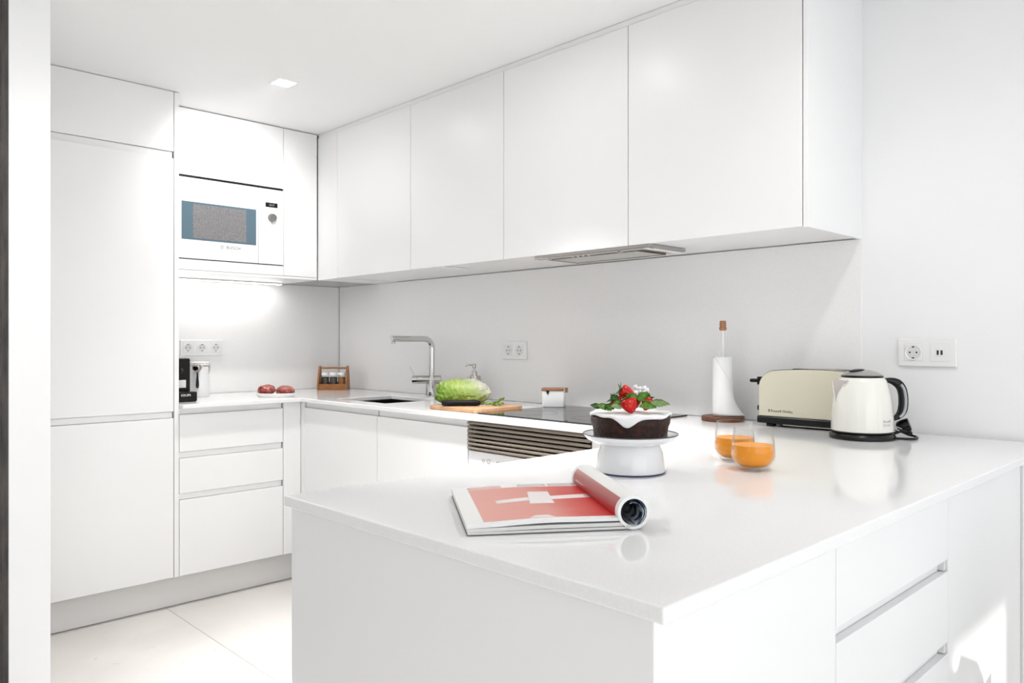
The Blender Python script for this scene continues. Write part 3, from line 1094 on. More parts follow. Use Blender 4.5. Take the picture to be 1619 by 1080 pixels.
# ------------------------------------------------------------------ plate of cured meat
t = thing('serving_plate', (0.470, -0.655, TOPZ), 'low white oval plate holding red cured meat', 'plate', YAW)
lathe('dish', [(0, .0003), (.086, .0003), (.089, .003), (.097, .017), (.0955, .0185), (.090, .012), (.084, .0075), (0, .0065)], M_CERAM, t, 56, sx=1, sy=.62)
M_MEAT = mat('cured_meat', (.5, .1, .07), .35)
noisy(M_MEAT, 34, (.20, .010, .007), (.52, .19, .15), .40, .68, (1, 2.0, 1.2), 5, .5, 60)
for k, (dx, lx, hh, seed, lab) in enumerate(((-.0475, .046, .0255, 3, 'left red marbled piece of cured meat on the white plate'), (.0475, .045, .0245, 9, 'right red marbled piece of cured meat on the white plate'))):
    bm = bmesh.new()
    bmesh.ops.create_icosphere(bm, subdivisions=4, radius=1)
    for v in bm.verts:
        n = noise.noise(v.co * 1.6 + Vector((seed, 0, 0))) * .16 + noise.noise(v.co * 4.0 + Vector((0, seed, 0))) * .08
        v.co *= (1 + n)
        v.co = Vector((v.co.x * lx, v.co.y * .042, v.co.z * hh))
    o = link('meat_piece', bm, M_MEAT, None, smooth=True)
    zmin = min(v.co.z for v in o.data.vertices)
    q = Mr @ Vector((dx, 0, 0))
    o.location = (0.470 + q.x, -0.655 + q.y, TOPZ + .0074 - zmin)
    o.rotation_euler = (0, 0, YAW)
    tag(o, lab, 'meat', 'meat on the plate')

# ------------------------------------------------------------------ coffee machine and canister
t = thing('coffee_machine', (0.34, -1.118, TOPZ), 'black coffee machine half hidden by the tall cabinet', 'coffee machine')
box('body', -.15, .105, -.048, .050, .0003, .198, M_BLACK, t, .008, False, 3)
box('cup_stand', .1055, .17, -.046, .056, .0003, .046, M_BLACK, t, .006, False, 3)
box('front_badge', .1052, .1085, -.030, .028, .062, .098, M_PLAST2, t, .0008, False)
text('lettering', 'KRUPS', .0150, FX(.1703, -.018, .026), M_LETW, t, False)
tube('nozzle', [(.104, .0, .150), (.125, 0, .150), (.135, 0, .135)], .009, M_BLACK, t, 12)

t = thing('coffee_canister', (0.198, -0.925, TOPZ), 'white canister with a steel clamp lid and hanging scoop', 'canister', YAW)
lathe('body', [(0, .0003), (.0455, .0003), (.0465, .003), (.0465, .150), (.044, .153), (0, .153)], M_ENAM, t, 44)
lathe('lid', [(0, .1555), (.045, .1555), (.0475, .158), (.0475, .172), (.044, .175), (0, .176)], M_ENAM, t, 44)
lathe('clamp_band', [(.047, .1535), (.0482, .1535), (.0482, .157), (.047, .157), (.047, .1535)], M_CHROME, t, 44)
tube('clamp_wire', [(-.052, -.03, .166), (-.03, -.053, .168), (.0, -.055, .168), (.05, -.045, .168), (.060, -.030, .168)], .0016, M_CHROME, t, 8)
tube('clamp_lever', [(.060, -.03, .170), (.0615, -.032, .150), (.0625, -.034, .136), (.060, -.036, .120)], [.002, .0055, .004, .0022], M_CHROME, t, 10)
sc_ = bmesh.new()
bmesh.ops.create_uvsphere(sc_, u_segments=24, v_segments=14, radius=.024)
for v in sc_.verts:
    v.co = Vector((v.co.x, v.co.y * .55, v.co.z * .85))
    v.co += Vector((.012, -.0645, .146))
sco = link('scoop_bowl', sc_, mat('scoop_steel', (.34, .31, .28), .12, 1.0), t, False, True)
bm = bmesh.new()
prof = [(.003, .124), (.0035, .112), (.005, .095), (.0075, .075), (.0085, .06), (.006, .048), (.001, .044)]
L_ = [bm.verts.new((.010 - w_, -.0520, z)) for w_, z in prof]
R_ = [bm.verts.new((.010 + w_, -.0520, z)) for w_, z in prof]
for i in range(len(prof) - 1):
    bm.faces.new((L_[i], R_[i], R_[i + 1], L_[i + 1]))
bmesh.ops.solidify(bm, geom=bm.faces[:], thickness=.002)
link('scoop_handle', bm, M_STEEL, t, False)

# ------------------------------------------------------------------ paper towel holder
t = thing('paper_towel_holder', (2.640, -0.094, TOPZ), 'kitchen roll holder with dark wooden base and turned wooden knob', 'roll holder', YAW)
lathe('base', [(0, .0003), (.070, .0003), (.073, .003), (.073, .014), (.070, .017), (0, .017)], M_WOODD, t, 56)
tube('rod', [(0, 0, .017), (0, 0, .318)], .0055, M_PLAST, t, 16)
lathe('knob', [(0, .314), (.0095, .314), (.0125, .317), (.0125, .324), (.0105, .327), (.0115, .333), (.0105, .345), (.009, .348), (0, .348)], M_WOODL, t, 24)
t = thing('paper_roll', (2.640, -0.094, TOPZ + .0173), 'white paper towel roll with its loose sheet hanging down', 'paper roll', YAW)
RZ = .205
lathe('roll', [(.014, .0), (.0335, 0), (.035, .002), (.035, RZ - .002), (.0335, RZ), (.014, RZ), (.014, 0)], M_PAPER, t, 40)
bm = bmesh.new()
g = []
NU, NV = 26, 24
for i in range(NU + 1):
    row = []
    u = i / NU
    for j in range(NV + 1):
        v = j / NV
        a = PI * 1.05 + u * PI * .86
        # the loose edge swings out towards the bottom right
        flare = max(0, u - .35) / .65
        low = (1 - v)
        r = .0365 + .0085 * math.sin(PI * u) ** 2 * .6 + .001 * math.sin(9 * v + 4 * u) * u + .040 * flare ** 2 * low ** 1.5
        top = RZ * (1.0 - .03 * u) - .78 * RZ * max(0, u - .12) ** 1.15 * 1.0
        z = .003 + (max(top, .012) - .003) * v
        row.append(bm.verts.new((r * math.cos(a), r * math.sin(a), z)))
    g.append(row)
for i in range(NU):
    for j in range(NV):
        bm.faces.new((g[i][j], g[i + 1][j], g[i + 1][j + 1], g[i][j + 1]))
bmesh.ops.recalc_face_normals(bm, faces=bm.faces)
bmesh.ops.solidify(bm, geom=bm.faces[:], thickness=.0006)
link('loose_sheet', bm, M_PAPER, t, False, True)

# ------------------------------------------------------------------ toaster
t = thing('toaster', (2.985, -0.083, TOPZ), 'long cream toaster with black base and side lever behind the kettle', 'toaster')
HL = .181


def toaster_outline(g, zb, zt):
    pts = [(HL - g, zb), (HL - g, .10)]
    r = .058 - g
    cx, cz = HL - g - r, zt - r - .004
    for i in range(0, 11):
        a = PI / 2 * i / 10
        pts.append((cx + r * math.cos(a), cz + r * math.sin(a)))
    for i in range(1, 8):
        x = cx * (1 - i / 4)
        pts.append((x, cz + r + .005 * (1 - (x / cx) ** 2)))
    cx2 = -cx
    for i in range(0, 11):
        a = PI / 2 + PI / 2 * i / 10
        pts.append((cx2 + r * math.cos(a), cz + r * math.sin(a)))
    pts += [(-HL + g, .10), (-HL + g, zb)]
    return pts


prism('body', toaster_outline(0, .034, .187), 'y', -.062, .062, M_STEEL, t, .002, smooth=35)
M_TRIM = mat('dark_trim', (.05, .045, .04), .35, .3)
prism('trim_line', toaster_outline(-.0006, .034, .1876), 'y', -.0640, -.0622, M_TRIM, t, 0, smooth=35)
prism('front_shell', toaster_outline(.0012, .034, .1862), 'y', -.069, -.0642, M_TOAST, t, .0035, smooth=35, seg=4)
prism('rear_shell', toaster_outline(.0012, .034, .1862), 'y', .0622, .068, M_TOAST, t, .003, smooth=35)
box('slot', -.09, .09, -.016, .016, .1745, .1873, M_DARK, t, .0015, False)
box('base', -HL - .006, HL + .006, -.069, .068, .010, .0335, M_BLACK, t, .004, False)
for sx_ in (-1, 1):
    for sy_ in (-1, 1):
        box('foot', sx_ * .145 - .012, sx_ * .145 + .012, sy_ * .050 - .012, sy_ * .050 + .012, .0003, .0098, M_BLACK, t, .002, False)
box('crumb_tray', -.10, .11, -.062, .06, .006, .0098, M_STEEL, t, .0006, False)
lv = bmesh.new()
bbox(lv, -HL - .010, -HL - .0005, -.060, -.036, .134, .160, .002)
bbox(lv, -HL - .036, -HL - .009, -.062, -.034, .141, .153, .004)
link('lever', lv, M_BLACK, t, False)
bm = lathe_bm([(0, .009), (.0085, .009), (.0105, .006), (.0105, 0), (0, 0)], 24)
bm.transform(frame_m((-HL - .0005, -.050, .058), (0, -1, 0), (0, 0, 1)))
smooth_by_angle(link('browning_knob', bm, M_BLACK, t, False))
FY = lambda x, y, z: frame_m((x, y, z), (1, 0, 0), (0, 0, 1))
text('lettering', 'Russell Hobbs', .0118, FY(-.137, -.0693, .0480), M_LETT, t, False, space=1.08)
bm = bmesh.new()
bbox(bm, -.146, -.1405, -.0695, -.0692, .0482, .0515)
bbox(bm, -.146, -.1405, -.0695, -.0692, .0528, .0562)
link('emblem', bm, M_LETT, t, False)

# ------------------------------------------------------------------ kettle
t = thing('electric_kettle', (3.172, -0.244, TOPZ), 'cream electric kettle with black handle on a black power base', 'kettle', YAW)
t.scale = (.955, .955, 1)
lathe('power_base', [(0, .0003), (.088, .0003), (.0915, .003), (.0915, .010), (.086, .0165), (0, .017)], M_BLACK, t, 56)
KB = [(0, .0215), (.083, .0215), (.0865, .024), (.0868, .032), (.0855, .060), (.0825, .095), (.0775, .130), (.0710, .155), (.0655, .168), (.0590, .1735), (0, .1735)]
lathe('body', KB, M_CREAM, t, 64)
lathe('bottom_ring', [(0, .0175), (.082, .0175), (.0850, .0195), (.0850, .0212), (0, .0212)], M_BLACK, t, 56)
lathe('lid_ring', [(.0, .174), (.0585, .174), (.0585, .1785), (.0560, .1800), (0, .180)], M_BLACK, t, 48)
lid = lathe('lid', [(0, .1802), (.0555, .1802), (.052, .184), (.040, .1895), (.022, .1945), (0, .196)], M_STEEL, t, 48)
bm = bmesh.new()
bmesh.ops.create_uvsphere(bm, u_segments=24, v_segments=12, radius=1)
for v in bm.verts:
    v.co = Vector((v.co.x * .023 - .018, v.co.y * .020 - .006, v.co.z * .0055 + .1925 + .10 * v.co.x * .023))
link('lid_button', bm, M_BLACK, lid, False, True)
# spout: steel V lip on the left
bm = bmesh.new()
P = {'tl': (-.0905, -.004, .1655), 'fr': (-.058, -.0375, .1655), 'bk': (-.058, .0375, .1655), 'bt': (-.0800, -.004, .1050), 'ic': (-.040, 0, .1655)}
Vv = {k: bm.verts.new(p) for k, p in P.items()}
e1 = bm.verts.new((-.0675, -.0445, .1500))
for f in (('tl', 'bt', 'fr'), ('tl', 'bk', 'bt'), ('tl', 'fr', 'ic'), ('tl', 'ic', 'bk')):
    bm.faces.new([Vv[q] for q in f])
bm.verts.remove(e1)
bmesh.ops.recalc_face_normals(bm, faces=bm.faces)
link('spout', bm, mat('spout_steel', (.36, .33, .31), .12, 1.0), t, False)
tube('spout_rim', [(-.0805, -.0045, .1035), (-.0700, -.0220, .134), (-.0590, -.0385, .1665)], .0018, M_CHROME, t, 8)
tube('spout_rim', [(-.0805, -.0045, .1035), (-.0860, -.0045, .134), (-.0910, -.0045, .1665)], .0012, M_CHROME, t, 8)
# handle
hc = [(.062, .166), (.085, .1655), (.106, .158), (.119, .142), (.1235, .118), (.1235, .092), (.119, .074), (.107, .060), (.0835, .052)]


def handle_bm(pts, w, th):
    bm = bmesh.new()
    rings = []
    n = len(pts)
    for i, (x, z) in enumerate(pts):
        x0_, z0_ = pts[max(i - 1, 0)]
        x1_, z1_ = pts[min(i + 1, n - 1)]
        tx, tz = x1_ - x0_, z1_ - z0_
        l = math.hypot(tx, tz)
        nx, nz = -tz / l, tx / l
        ww = w[i] if isinstance(w, list) else w
        ring = []
        for q in range(14):
            a = 2 * PI * q / 14
            ca = math.copysign(abs(math.cos(a)) ** .6, math.cos(a))
            sa = math.copysign(abs(math.sin(a)) ** .6, math.sin(a))
            ring.append(bm.verts.new((x + nx * th[i] * sa, ww * ca, z + nz * th[i] * sa)))
        rings.append(ring)
    for a, b_ in zip(rings, rings[1:]):
        for q in range(14):
            bm.faces.new((a[q], a[(q + 1) % 14], b_[(q + 1) % 14], b_[q]))
    bm.faces.new(rings[0])
    bm.faces.new(rings[-1])
    bmesh.ops.recalc_face_normals(bm, faces=bm.faces)
    return bm


hs = []
for i in range(len(hc) - 1):
    for q in range(4):
        f = q / 4
        hs.append((hc[i][0] * (1 - f) + hc[i + 1][0] * f, hc[i][1] * (1 - f) + hc[i + 1][1] * f))
hs.append(hc[-1])
for _ in range(3):
    hs = [hs[0]] + [((hs[i - 1][0] + 2 * hs[i][0] + hs[i + 1][0]) / 4, (hs[i - 1][1] + 2 * hs[i][1] + hs[i + 1][1]) / 4) for i in range(1, len(hs) - 1)] + [hs[-1]]
ths = [.0045 + .0075 * min(1, math.sin(PI * min(1, max(0, (i / (len(hs) - 1)) * 1.05)) ) * 1.35) for i in range(len(hs))]
link('handle', handle_bm(hs, .013, ths), M_BLACK, t, False, True)
gi = [(x + .0085 * (1 if x > .1 else .2), z) for x, z in hs[8:28]]
tube('handle_inlay', [(x * 1.0 + .0005, -.0135, z) for x, z in hs[9:29]], .0042, mat('grey_inlay', (.40, .41, .43), .3), t, 8)
# tiny print on the body
a_ = -PI / 2 + .44
rk = .0858
text('lettering', 'Russell\nHobbs', .0105, frame_m((rk * math.cos(a_) - .012 * math.sin(-a_) * 0, rk * math.sin(a_), .052), (-math.sin(a_), math.cos(a_), 0), (0, 0, 1)), mat('pale_print', (.58, .58, .56), .4), t, False, .0006, 'CENTER')
# cord and plug
cd = [(.070, -.055, .006), (.100, -.060, .0050), (.130, -.050, .0045), (.150, -.030, .0045), (.158, -.005, .005), (.150, .015, .007), (.138, .022, .012), (.125, .020, .016), (.110, .012, .014), (.100, .02, .010), (.110, .035, .008), (.13, .04, .012)]
cs = [Vector(p) for p in cd]
fine = []
for i in range(len(cs) - 1):
    p0, p1, p2, p3 = cs[max(i - 1, 0)], cs[i], cs[i + 1], cs[min(i + 2, len(cs) - 1)]
    for q in range(5):
        f = q / 5
        fine.append(.5 * ((2 * p1) + (p2 - p0) * f + (2 * p0 - 5 * p1 + 4 * p2 - p3) * f * f + (3 * p1 - p0 - 3 * p2 + p3) * f ** 3))
fine.append(cs[-1])
tube('power_cord', [tuple(p) for p in fine], .0034, M_BLACK, t, 10)
bm = lathe_bm([(0, -.018), (.012, -.018), (.017, -.012), (.0185, .0), (.0185, .016), (.0165, .018), (0, .018)], 24)
bm.transform(Matrix.Translation((.128, .008, .034)) @ Matrix.Rotation(1.15, 4, 'Y') @ Matrix.Rotation(.5, 4, 'X'))
pl = smooth_by_angle(link('plug', bm, M_BLACK, t, False))
for k in range(2):
    bm = tube_bm([(.112 - .013 * k, -.012 - .010 * k, .028 - .004 * k), (.092 - .013 * k, -.014 - .010 * k, .034 - .004 * k)], .0022, 10)
    link('plug_pin', bm, M_STEEL, pl, False)
tube('cord_tie', [(.10, .0, .020), (.118, -.006, .022), (.14, -.004, .018), (.148, .006, .012)], .006, M_BLACK, t, 10)

# ------------------------------------------------------------------ cake stand, cake, topping
CX, CY = 3.053, -1.172
t = thing('cake_stand', (CX, CY, TOPZ), 'white enamel cake stand with dark rim and drum foot', 'cake stand', YAW)
foot = lathe('foot', [(.066, .0005), (.0718, .0005), (.0722, .006), (.0712, .022), (.068, .042), (.062, .056), (.060, .0605), (.056, .0605), (.060, .050), (.066, .020), (.066, .0005)], M_ENAM, t, 72)
lathe('foot_rim', [(.0712, .0002), (.0730, .0006), (.0732, .0026), (.0722, .0034), (.0712, .0002)], M_BLUE, foot, 72)
dish = lathe('dish', [(0, .061), (.060, .061), (.078, .0630), (.092, .070), (.0995, .0790), (.1000, .0805), (.0985, .0805), (.090, .0735), (.078, .0685), (0, .0665)], M_ENAM, t, 72)
lathe('dish_rim', [(.0984, .0802), (.1004, .0800), (.1010, .0812), (.0996, .0822), (.0984, .0802)], M_DRIM, dish, 72)

M_CHOC = mat('chocolate_cake', (.03, .009, .005), .42, spec=.3)
noisy(M_CHOC, 120, (.007, .0016, .0008), (.050, .0125, .0055), .38, .74, None, 6, .9, 170)
M_CRM = mat('cream_frosting', (.86, .86, .86), .45)
cz0 = TOPZ + .0690
t = thing('chocolate_cake', (CX, CY, cz0), 'round chocolate cake topped with white frosting on the cake stand', 'cake', YAW)
bm = bmesh.new()
prof = [(0, .0), (.0745, .0), (.0765, .003), (.078, .015), (.0800, .028), (.0830, .037), (.0838, .044), (.0815, .0495), (.076, .052), (0, .052)]
fine = []
for (r0, z0_), (r1, z1_) in zip(prof, prof[1:]):
    for q in range(4):
        fine.append((r0 + (r1 - r0) * q / 4, z0_ + (z1_ - z0_) * q / 4))
fine.append(prof[-1])
lathe_bm(fine, 96, bm)
for v in bm.verts:
    d = Vector((v.co.x, v.co.y, 0))
    if d.length > .06:
        n = noise.noise(v.co * 45) * .0016 + noise.noise(v.co * 130) * .0009
        v.co += d.normalized() * n
link('sponge', bm, M_CHOC, t, False, True)
bm = bmesh.new()
NA = 120
rings = []


def drip(a):
    d = .0075 + .003 * math.sin(3 * a + .5) + .002 * math.sin(7 * a + 1)
    # the long lobe faces the camera a little left of centre
    x = (a - (-PI / 2 - .22) + PI) % (2 * PI) - PI
    d += .0135 * math.exp(-(x / .26) ** 2) + .004 * math.exp(-((x - .75) / .3) ** 2) - .0015 * math.exp(-((x - 1.15) / .3) ** 2)
    return d


for part in range(14):
    ring = []
    for k in range(NA):
        a = 2 * PI * k / NA
        d = drip(a)
        rt_ = .0838
        wav = .0014 * math.sin(5 * a + 2) + .001 * math.sin(11 * a)
        if part < 6:
            f = part / 6
            r = .004 + (rt_ - .006) * f
            z = .0575 + .0022 * noise.noise(Vector((r * 30 * math.cos(a), r * 30 * math.sin(a), 3))) + wav * f
        elif part == 6:
            r, z = rt_ - .001, .0572 + wav
        else:
            f = (part - 6) / 7
            z = .0568 + wav - d * f
            r = rt_ + .0026 * math.sin(PI * min(1, f * .85 + .12)) + .0006 * math.sin(9 * a + 6 * f)
            if z < .044:
                r -= (.044 - z) * .22
            if part == 13:
                r -= .0026
        ring.append(bm.verts.new((r * math.cos(a), r * math.sin(a), z)))
    rings.append(ring)
for a, b_ in zip(rings, rings[1:]):
    for k in range(NA):
        bm.faces.new((a[k], a[(k + 1) % NA], b_[(k + 1) % NA], b_[k]))
bm.faces.new(rings[0])
bmesh.ops.recalc_face_normals(bm, faces=bm.faces)
bmesh.ops.solidify(bm, geom=bm.faces[:], thickness=.0010)
link('frosting', bm, M_CRM, t, False, True)

# strawberries
M_BERRY = mat('strawberry_red', (.62, .012, .010), .25, coat=.08, spec=.35)
nt, b = nodes(M_BERRY)
tc = add(nt, 'ShaderNodeTexCoord')
vo = add(nt, 'ShaderNodeTexVoronoi', Scale=190.0)
nt.links.new(tc.outputs['Object'], vo.inputs['Vector'])
rp = ramp(nt, [(.14, (.72, .42, .10)), (.22, (.56, .004, .005))])
nt.links.new(vo.outputs['Distance'], rp.inputs[0])
nt.links.new(rp.outputs[0], b.inputs['Base Color'])
bp = add(nt, 'ShaderNodeBump', Strength=.5, Distance=.001)
nt.links.new(vo.outputs['Distance'], bp.inputs['Height'])
nt.links.new(bp.outputs[0], b.inputs['Normal'])
M_SEP = noisy(mat('sepal_green', (.10, .24, .02), .5), 90, (.05, .15, .015), (.20, .38, .05))
ZT = cz0 + .0602


def leaf_bm(L, W, bend, bm=None, Mx=None, n=8, serr=0.0):
    bm = bm or bmesh.new()
    g = []
    for i in range(n + 1):
        u = i / n
        wd = W * (math.sin(PI * u ** .8) ** .85 if 0 < u < 1 else 0.02) + .0002
        row = []
        for j in range(5):
            v = j / 2 - 1
            e = 1 + serr * (1 if i % 2 else -1) * (abs(v) > .9)
            p = Vector((L * u, wd * v * e, bend * math.sin(PI * u * .9) + .25 * W * abs(v) ** 1.5 + (.0006 * math.sin(u * 22) * abs(v))))
            row.append(bm.verts.new(Mx @ p if Mx else p))
        g.append(row)
    for i in range(n):
        for j in range(4):
            bm.faces.new((g[i][j], g[i + 1][j], g[i + 1][j + 1], g[i][j + 1]))
    return bm


def strawberry(loc, R, H, rot, label):
    t = thing('strawberry', loc, label, 'strawberry', group='strawberries on the cake')
    M_ = Matrix.Translation((0, 0, 0)) @ rot
    prof = [(0, -.5), (.22, -.47), (.42, -.38), (.66, -.18), (.86, .05), (.97, .25), (.98, .36), (.85, .46), (.55, .52), (.2, .51), (0, .49)]
    bm = lathe_bm([(r * R, z * H) for r, z in prof], 28)
    bm.transform(M_)
    o = link('berry', bm, M_BERRY, t, False, True)
    bm = bmesh.new()
    for k in range(7):
        a = 2 * PI * k / 7 + .3
        leaf_bm(R * (1.0 + .2 * (k % 2)), R * .26, -.0012, bm, M_ @ Matrix.Translation((0, 0, H * .52)) @ Matrix.Rotation(a, 4, 'Z') @ Matrix.Rotation(-.12 - .25 * (k % 3), 4, 'Y'), 6)
    bmesh.ops.solidify(bm, geom=bm.faces[:], thickness=.0005)
    link('calyx', bm, M_SEP, t, False, True)
    bm = tube_bm([tuple(M_ @ Vector((0, 0, H * .50))), tuple(M_ @ Vector((.001, 0, H * .66)))], .0011, 8)
    link('stalk', bm, M_SEP, t, False)
    return t


def rot_up(dirv):
    """rotation that takes +Z (stalk end) to dirv in the cake's camera-facing frame"""
    d = Mr @ Vector(dirv)
    return d.to_track_quat('Z', 'Y').to_matrix().to_4x4()


def cp(x, y, z):
    p = Mr @ Vector((x, y, 0))
    return (CX + p.x, CY + p.y, ZT + z)


strawberry(cp(-.0070, -.040, .0125), .0185, .030, rot_up((-.30, .25, .9)), 'big front strawberry resting point-down on the frosting edge')
strawberry(cp(-.0060, -.004, .0360), .0165, .032, rot_up((-.93, .1, .40)), 'topmost strawberry pointing right, its stalk leaves to the left')
strawberry(cp(-.0285, -.012, .0185), .0135, .026, rot_up((-.85, -.1, .5)), 'darker strawberry at the back left under the topmost one')
strawberry(cp(.0310, -.020, .0150), .0130, .028, rot_up((.30, .3, .85)), 'small strawberry on the right between mint leaves')
strawberry(cp(.0110, .012, .0150), .0150, .028, rot_up((.1, .6, .7)), 'hidden strawberry at the back in the middle of the pile')

# mint leaves and flowers
M_MINT = noisy(mat('mint_leaf', (.13, .34, .03), .4), 120, (.07, .24, .015), (.24, .48, .06), .3, .7, None, 3, .5, 150)
M_MINTL = noisy(mat('mint_leaf_pale', (.35, .5, .2), .45), 120, (.26, .42, .14), (.44, .58, .28), .3, .7, None, 3, .6, 150)
M_MINTD = noisy(mat('mint_leaf_dark', (.05, .16, .02), .4), 120, (.02, .085, .01), (.08, .22, .03), .3, .7, None, 3, .5, 150)
ML = [(-.052, -.036, .004, .026, .011, 3.0, .30, 'mint', 'broad mint leaf at the left edge of the frosting'),
      (-.032, -.030, .020, .020, .0075, 2.4, .75, 'mint_d', 'dark mint leaf rising behind the dark strawberry'),
      (.022, -.030, .020, .026, .010, .9, .55, 'mint_d2', 'mint leaf standing between the topmost and right strawberries'),
      (.048, -.022, .010, .026, .010, .25, .25, 'mint_d', 'dark mint leaf behind the large pale one'),
      (-.067, -.030, .006, .022, .009, 2.9, .25, 'mint_d', 'dark mint leaf at the far left of the cake'),
      (-.040, -.040, .005, .022, .010, 2.6, .35, 'mint_d', 'dark mint leaf left of the pale one'),
      (-.026, -.050, .009, .024, .0105, 3.3, .05, 'mint_p', 'pale rounded mint leaf left of the front strawberry'),
      (-.046, -.046, .003, .014, .008, 2.2, .45, 'mint', 'small bright mint leaf at the left below the pale one'),
      (.009, -.044, .026, .028, .0095, 2.75, .25, 'mint', 'bright mint leaf lying over the front strawberry'),
      (.010, -.046, .023, .029, .0105, .45, .60, 'mint', 'bright mint leaf pointing up right behind the front strawberry'),
      (.010, -.056, .012, .034, .0125, -.12, -.10, 'mint_d2', 'large mint leaf at the front right of the strawberry'),
      (.034, -.034, .014, .042, .0140, -.05, -.02, 'mint_p2', 'large pale mint leaf at the far right of the cake'),
      (-.020, -.036, .016, .022, .007, 2.95, .10, 'mint', 'narrow mint leaf across the dark strawberry')]
MM = {'mint': M_MINT, 'mint_d': M_MINTD, 'mint_d2': M_MINT, 'mint_p': M_MINTL, 'mint_p2': M_MINTL}
for (x, y, z, L, W, az, up, mk, lab) in ML:
    Mx = Matrix.Rotation(YAW + az, 4, 'Z') @ Matrix.Rotation(-up, 4, 'Y') @ Matrix.Rotation(.55 if math.cos(az) > 0 else -.55, 4, 'X')
    bm = leaf_bm(L, W, .0035, None, Mx, 12, .06)
    bmesh.ops.solidify(bm, geom=bm.faces[:], thickness=.0005)
    o = link('mint_leaf', bm, MM[mk], None, smooth=True)
    o.location = cp(x, y, z)
    tag(o, lab, 'leaf', 'mint leaves on the cake')
t = thing('flower_sprig', cp(.012, .002, .018), 'sprig of tiny white flowers standing behind the topmost strawberry', 'flower', YAW)
t.scale = (1.25, 1.25, 1.15)
M_PETAL = mat('white_petal', (.86, .86, .86), .6)
for k, (x, y, z, r) in enumerate(((-.0010, 0, .028, .0042), (.0065, .002, .0245, .0045), (.0135, -.001, .0250, .0052), (.0190, .003, .0215, .0045), (-.0015, -.004, .0165, .0058), (.0125, -.004, .0165, .0055), (.0105, -.006, .0115, .0050), (.0060, -.002, .0190, .0035))):
    bm = bmesh.new()
    for q in range(7):
        c = Vector((x, y, z)) + .55 * r * Vector((math.cos(q * 2.4) * math.sin(.5 + q * .37), math.sin(q * 2.4) * math.sin(.5 + q * .37), math.cos(.5 + q * .37)))
        bmesh.ops.create_icosphere(bm, subdivisions=2, radius=r * .58, matrix=Matrix.Translation(c) @ Matrix.Rotation(q, 4, 'X') @ Matrix.Diagonal((1, .75, 1, 1)))
    link('blossom', bm, M_PETAL, t, False, True)
    tube('stem', [(.006, 0, -.004), ((x + .006) / 2, y, z * .5), (x, y, z - r * .4)], .0005, M_SEP, t, 6)

# ------------------------------------------------------------------ juice glasses
GI = [(3.222, -.962, 'front glass of orange juice, nearest the worktop edge'), (3.127, -.873, 'rear glass of orange juice, partly behind the other glass')]
for k, (x, y, lab) in enumerate(GI):
    t = thing('juice_glass', (x, y, TOPZ), lab, 'glass', YAW, 'glasses of orange juice')
    outp = [(0, .0008), (.026, .0003), (.029, .001), (.0305, .003), (.0385, .013), (.0445, .023), (.0462, .030), (.0455, .045), (.0430, .068), (.0400, .090)]
    inp = [(.0388, .0905), (.0380, .090), (.0412, .068), (.0440, .045), (.0447, .031), (.0430, .0245), (.037, .0155), (.029, .0085), (0, .0075)]
    lathe('tumbler', outp + inp, M_GLASS, t, 64, ang=60)
    jl = .0535
    jp = [(0, .0078), (.0286, .0089), (.0366, .0160), (.0425, .0248), (.0441, .0312), (.0434, .0450), (.0427, jl), (.0405, jl - .0004), (0, jl - .0004)]
    lathe('orange_juice', jp, M_JUICE, t, 64, ang=60)

# ------------------------------------------------------------------ magazine
# frame: e along the page width (towards the roll), f along the spine edge (away from the camera)
MO = Vector((3.222, -1.776, TOPZ))
F_ = Vector((-.815, .579, 0)).normalized()
E_ = Vector((F_.y, -F_.x, 0)) * 1.0
if E_.dot(Vector((.133, .193, 0))) < 0:
    E_ = -E_
t = thing('magazine', tuple(MO), 'open magazine with a red picture page and its other half rolled up', 'magazine')
HGT = .285
WID = .232


def mp(s, f, h):
    return MO + E_ * s + F_ * f + Vector((0, 0, h))


def top_h(s):
    """height of the upper page over the block"""
    return .0150 + .0045 * math.sin(min(1, s / WID) * PI * .9) ** 2 + (.003 * max(0, (s - .16) / .07))


def sheet(name, m, s0, s1, f0, f1, hfun, th, parent, ns=24, shape=None):
    bm = bmesh.new()
    nf = 10
    g0, g1 = [], []
    for i in range(ns + 1):
        r0, r1 = [], []
        for j in range(nf + 1):
            s = s0 + (s1 - s0) * i / ns
            f = f0 + (f1 - f0) * j / nf
            if shape:
                s, f = shape(i / ns, j / nf)
            h = hfun(s)
            r0.append(bm.verts.new(mp(s, f, h - th)))
            r1.append(bm.verts.new(mp(s, f, h)))
        g0.append(r0)
        g1.append(r1)
    for i in range(ns):
        for j in range(nf):
            bm.faces.new((g1[i][j], g1[i + 1][j], g1[i + 1][j + 1], g1[i][j + 1]))
            bm.faces.new((g0[i][j + 1], g0[i + 1][j + 1], g0[i + 1][j], g0[i][j]))
    for i in range(ns):
        bm.faces.new((g0[i][0], g0[i + 1][0], g1[i + 1][0], g1[i][0]))
        bm.faces.new((g0[i + 1][nf], g0[i][nf], g1[i][nf], g1[i + 1][nf]))
    for j in range(nf):
        bm.faces.new((g0[0][j + 1], g0[0][j], g1[0][j], g1[0][j + 1]))
        bm.faces.new((g0[ns][j], g0[ns][j + 1], g1[ns][j + 1], g1[ns][j]))
    bmesh.ops.recalc_face_normals(bm, faces=bm.faces)
    return link(name, bm, m, parent, True, True)


def flat(o):
    for p in o.data.polygons:
        p.use_smooth = False
    return o


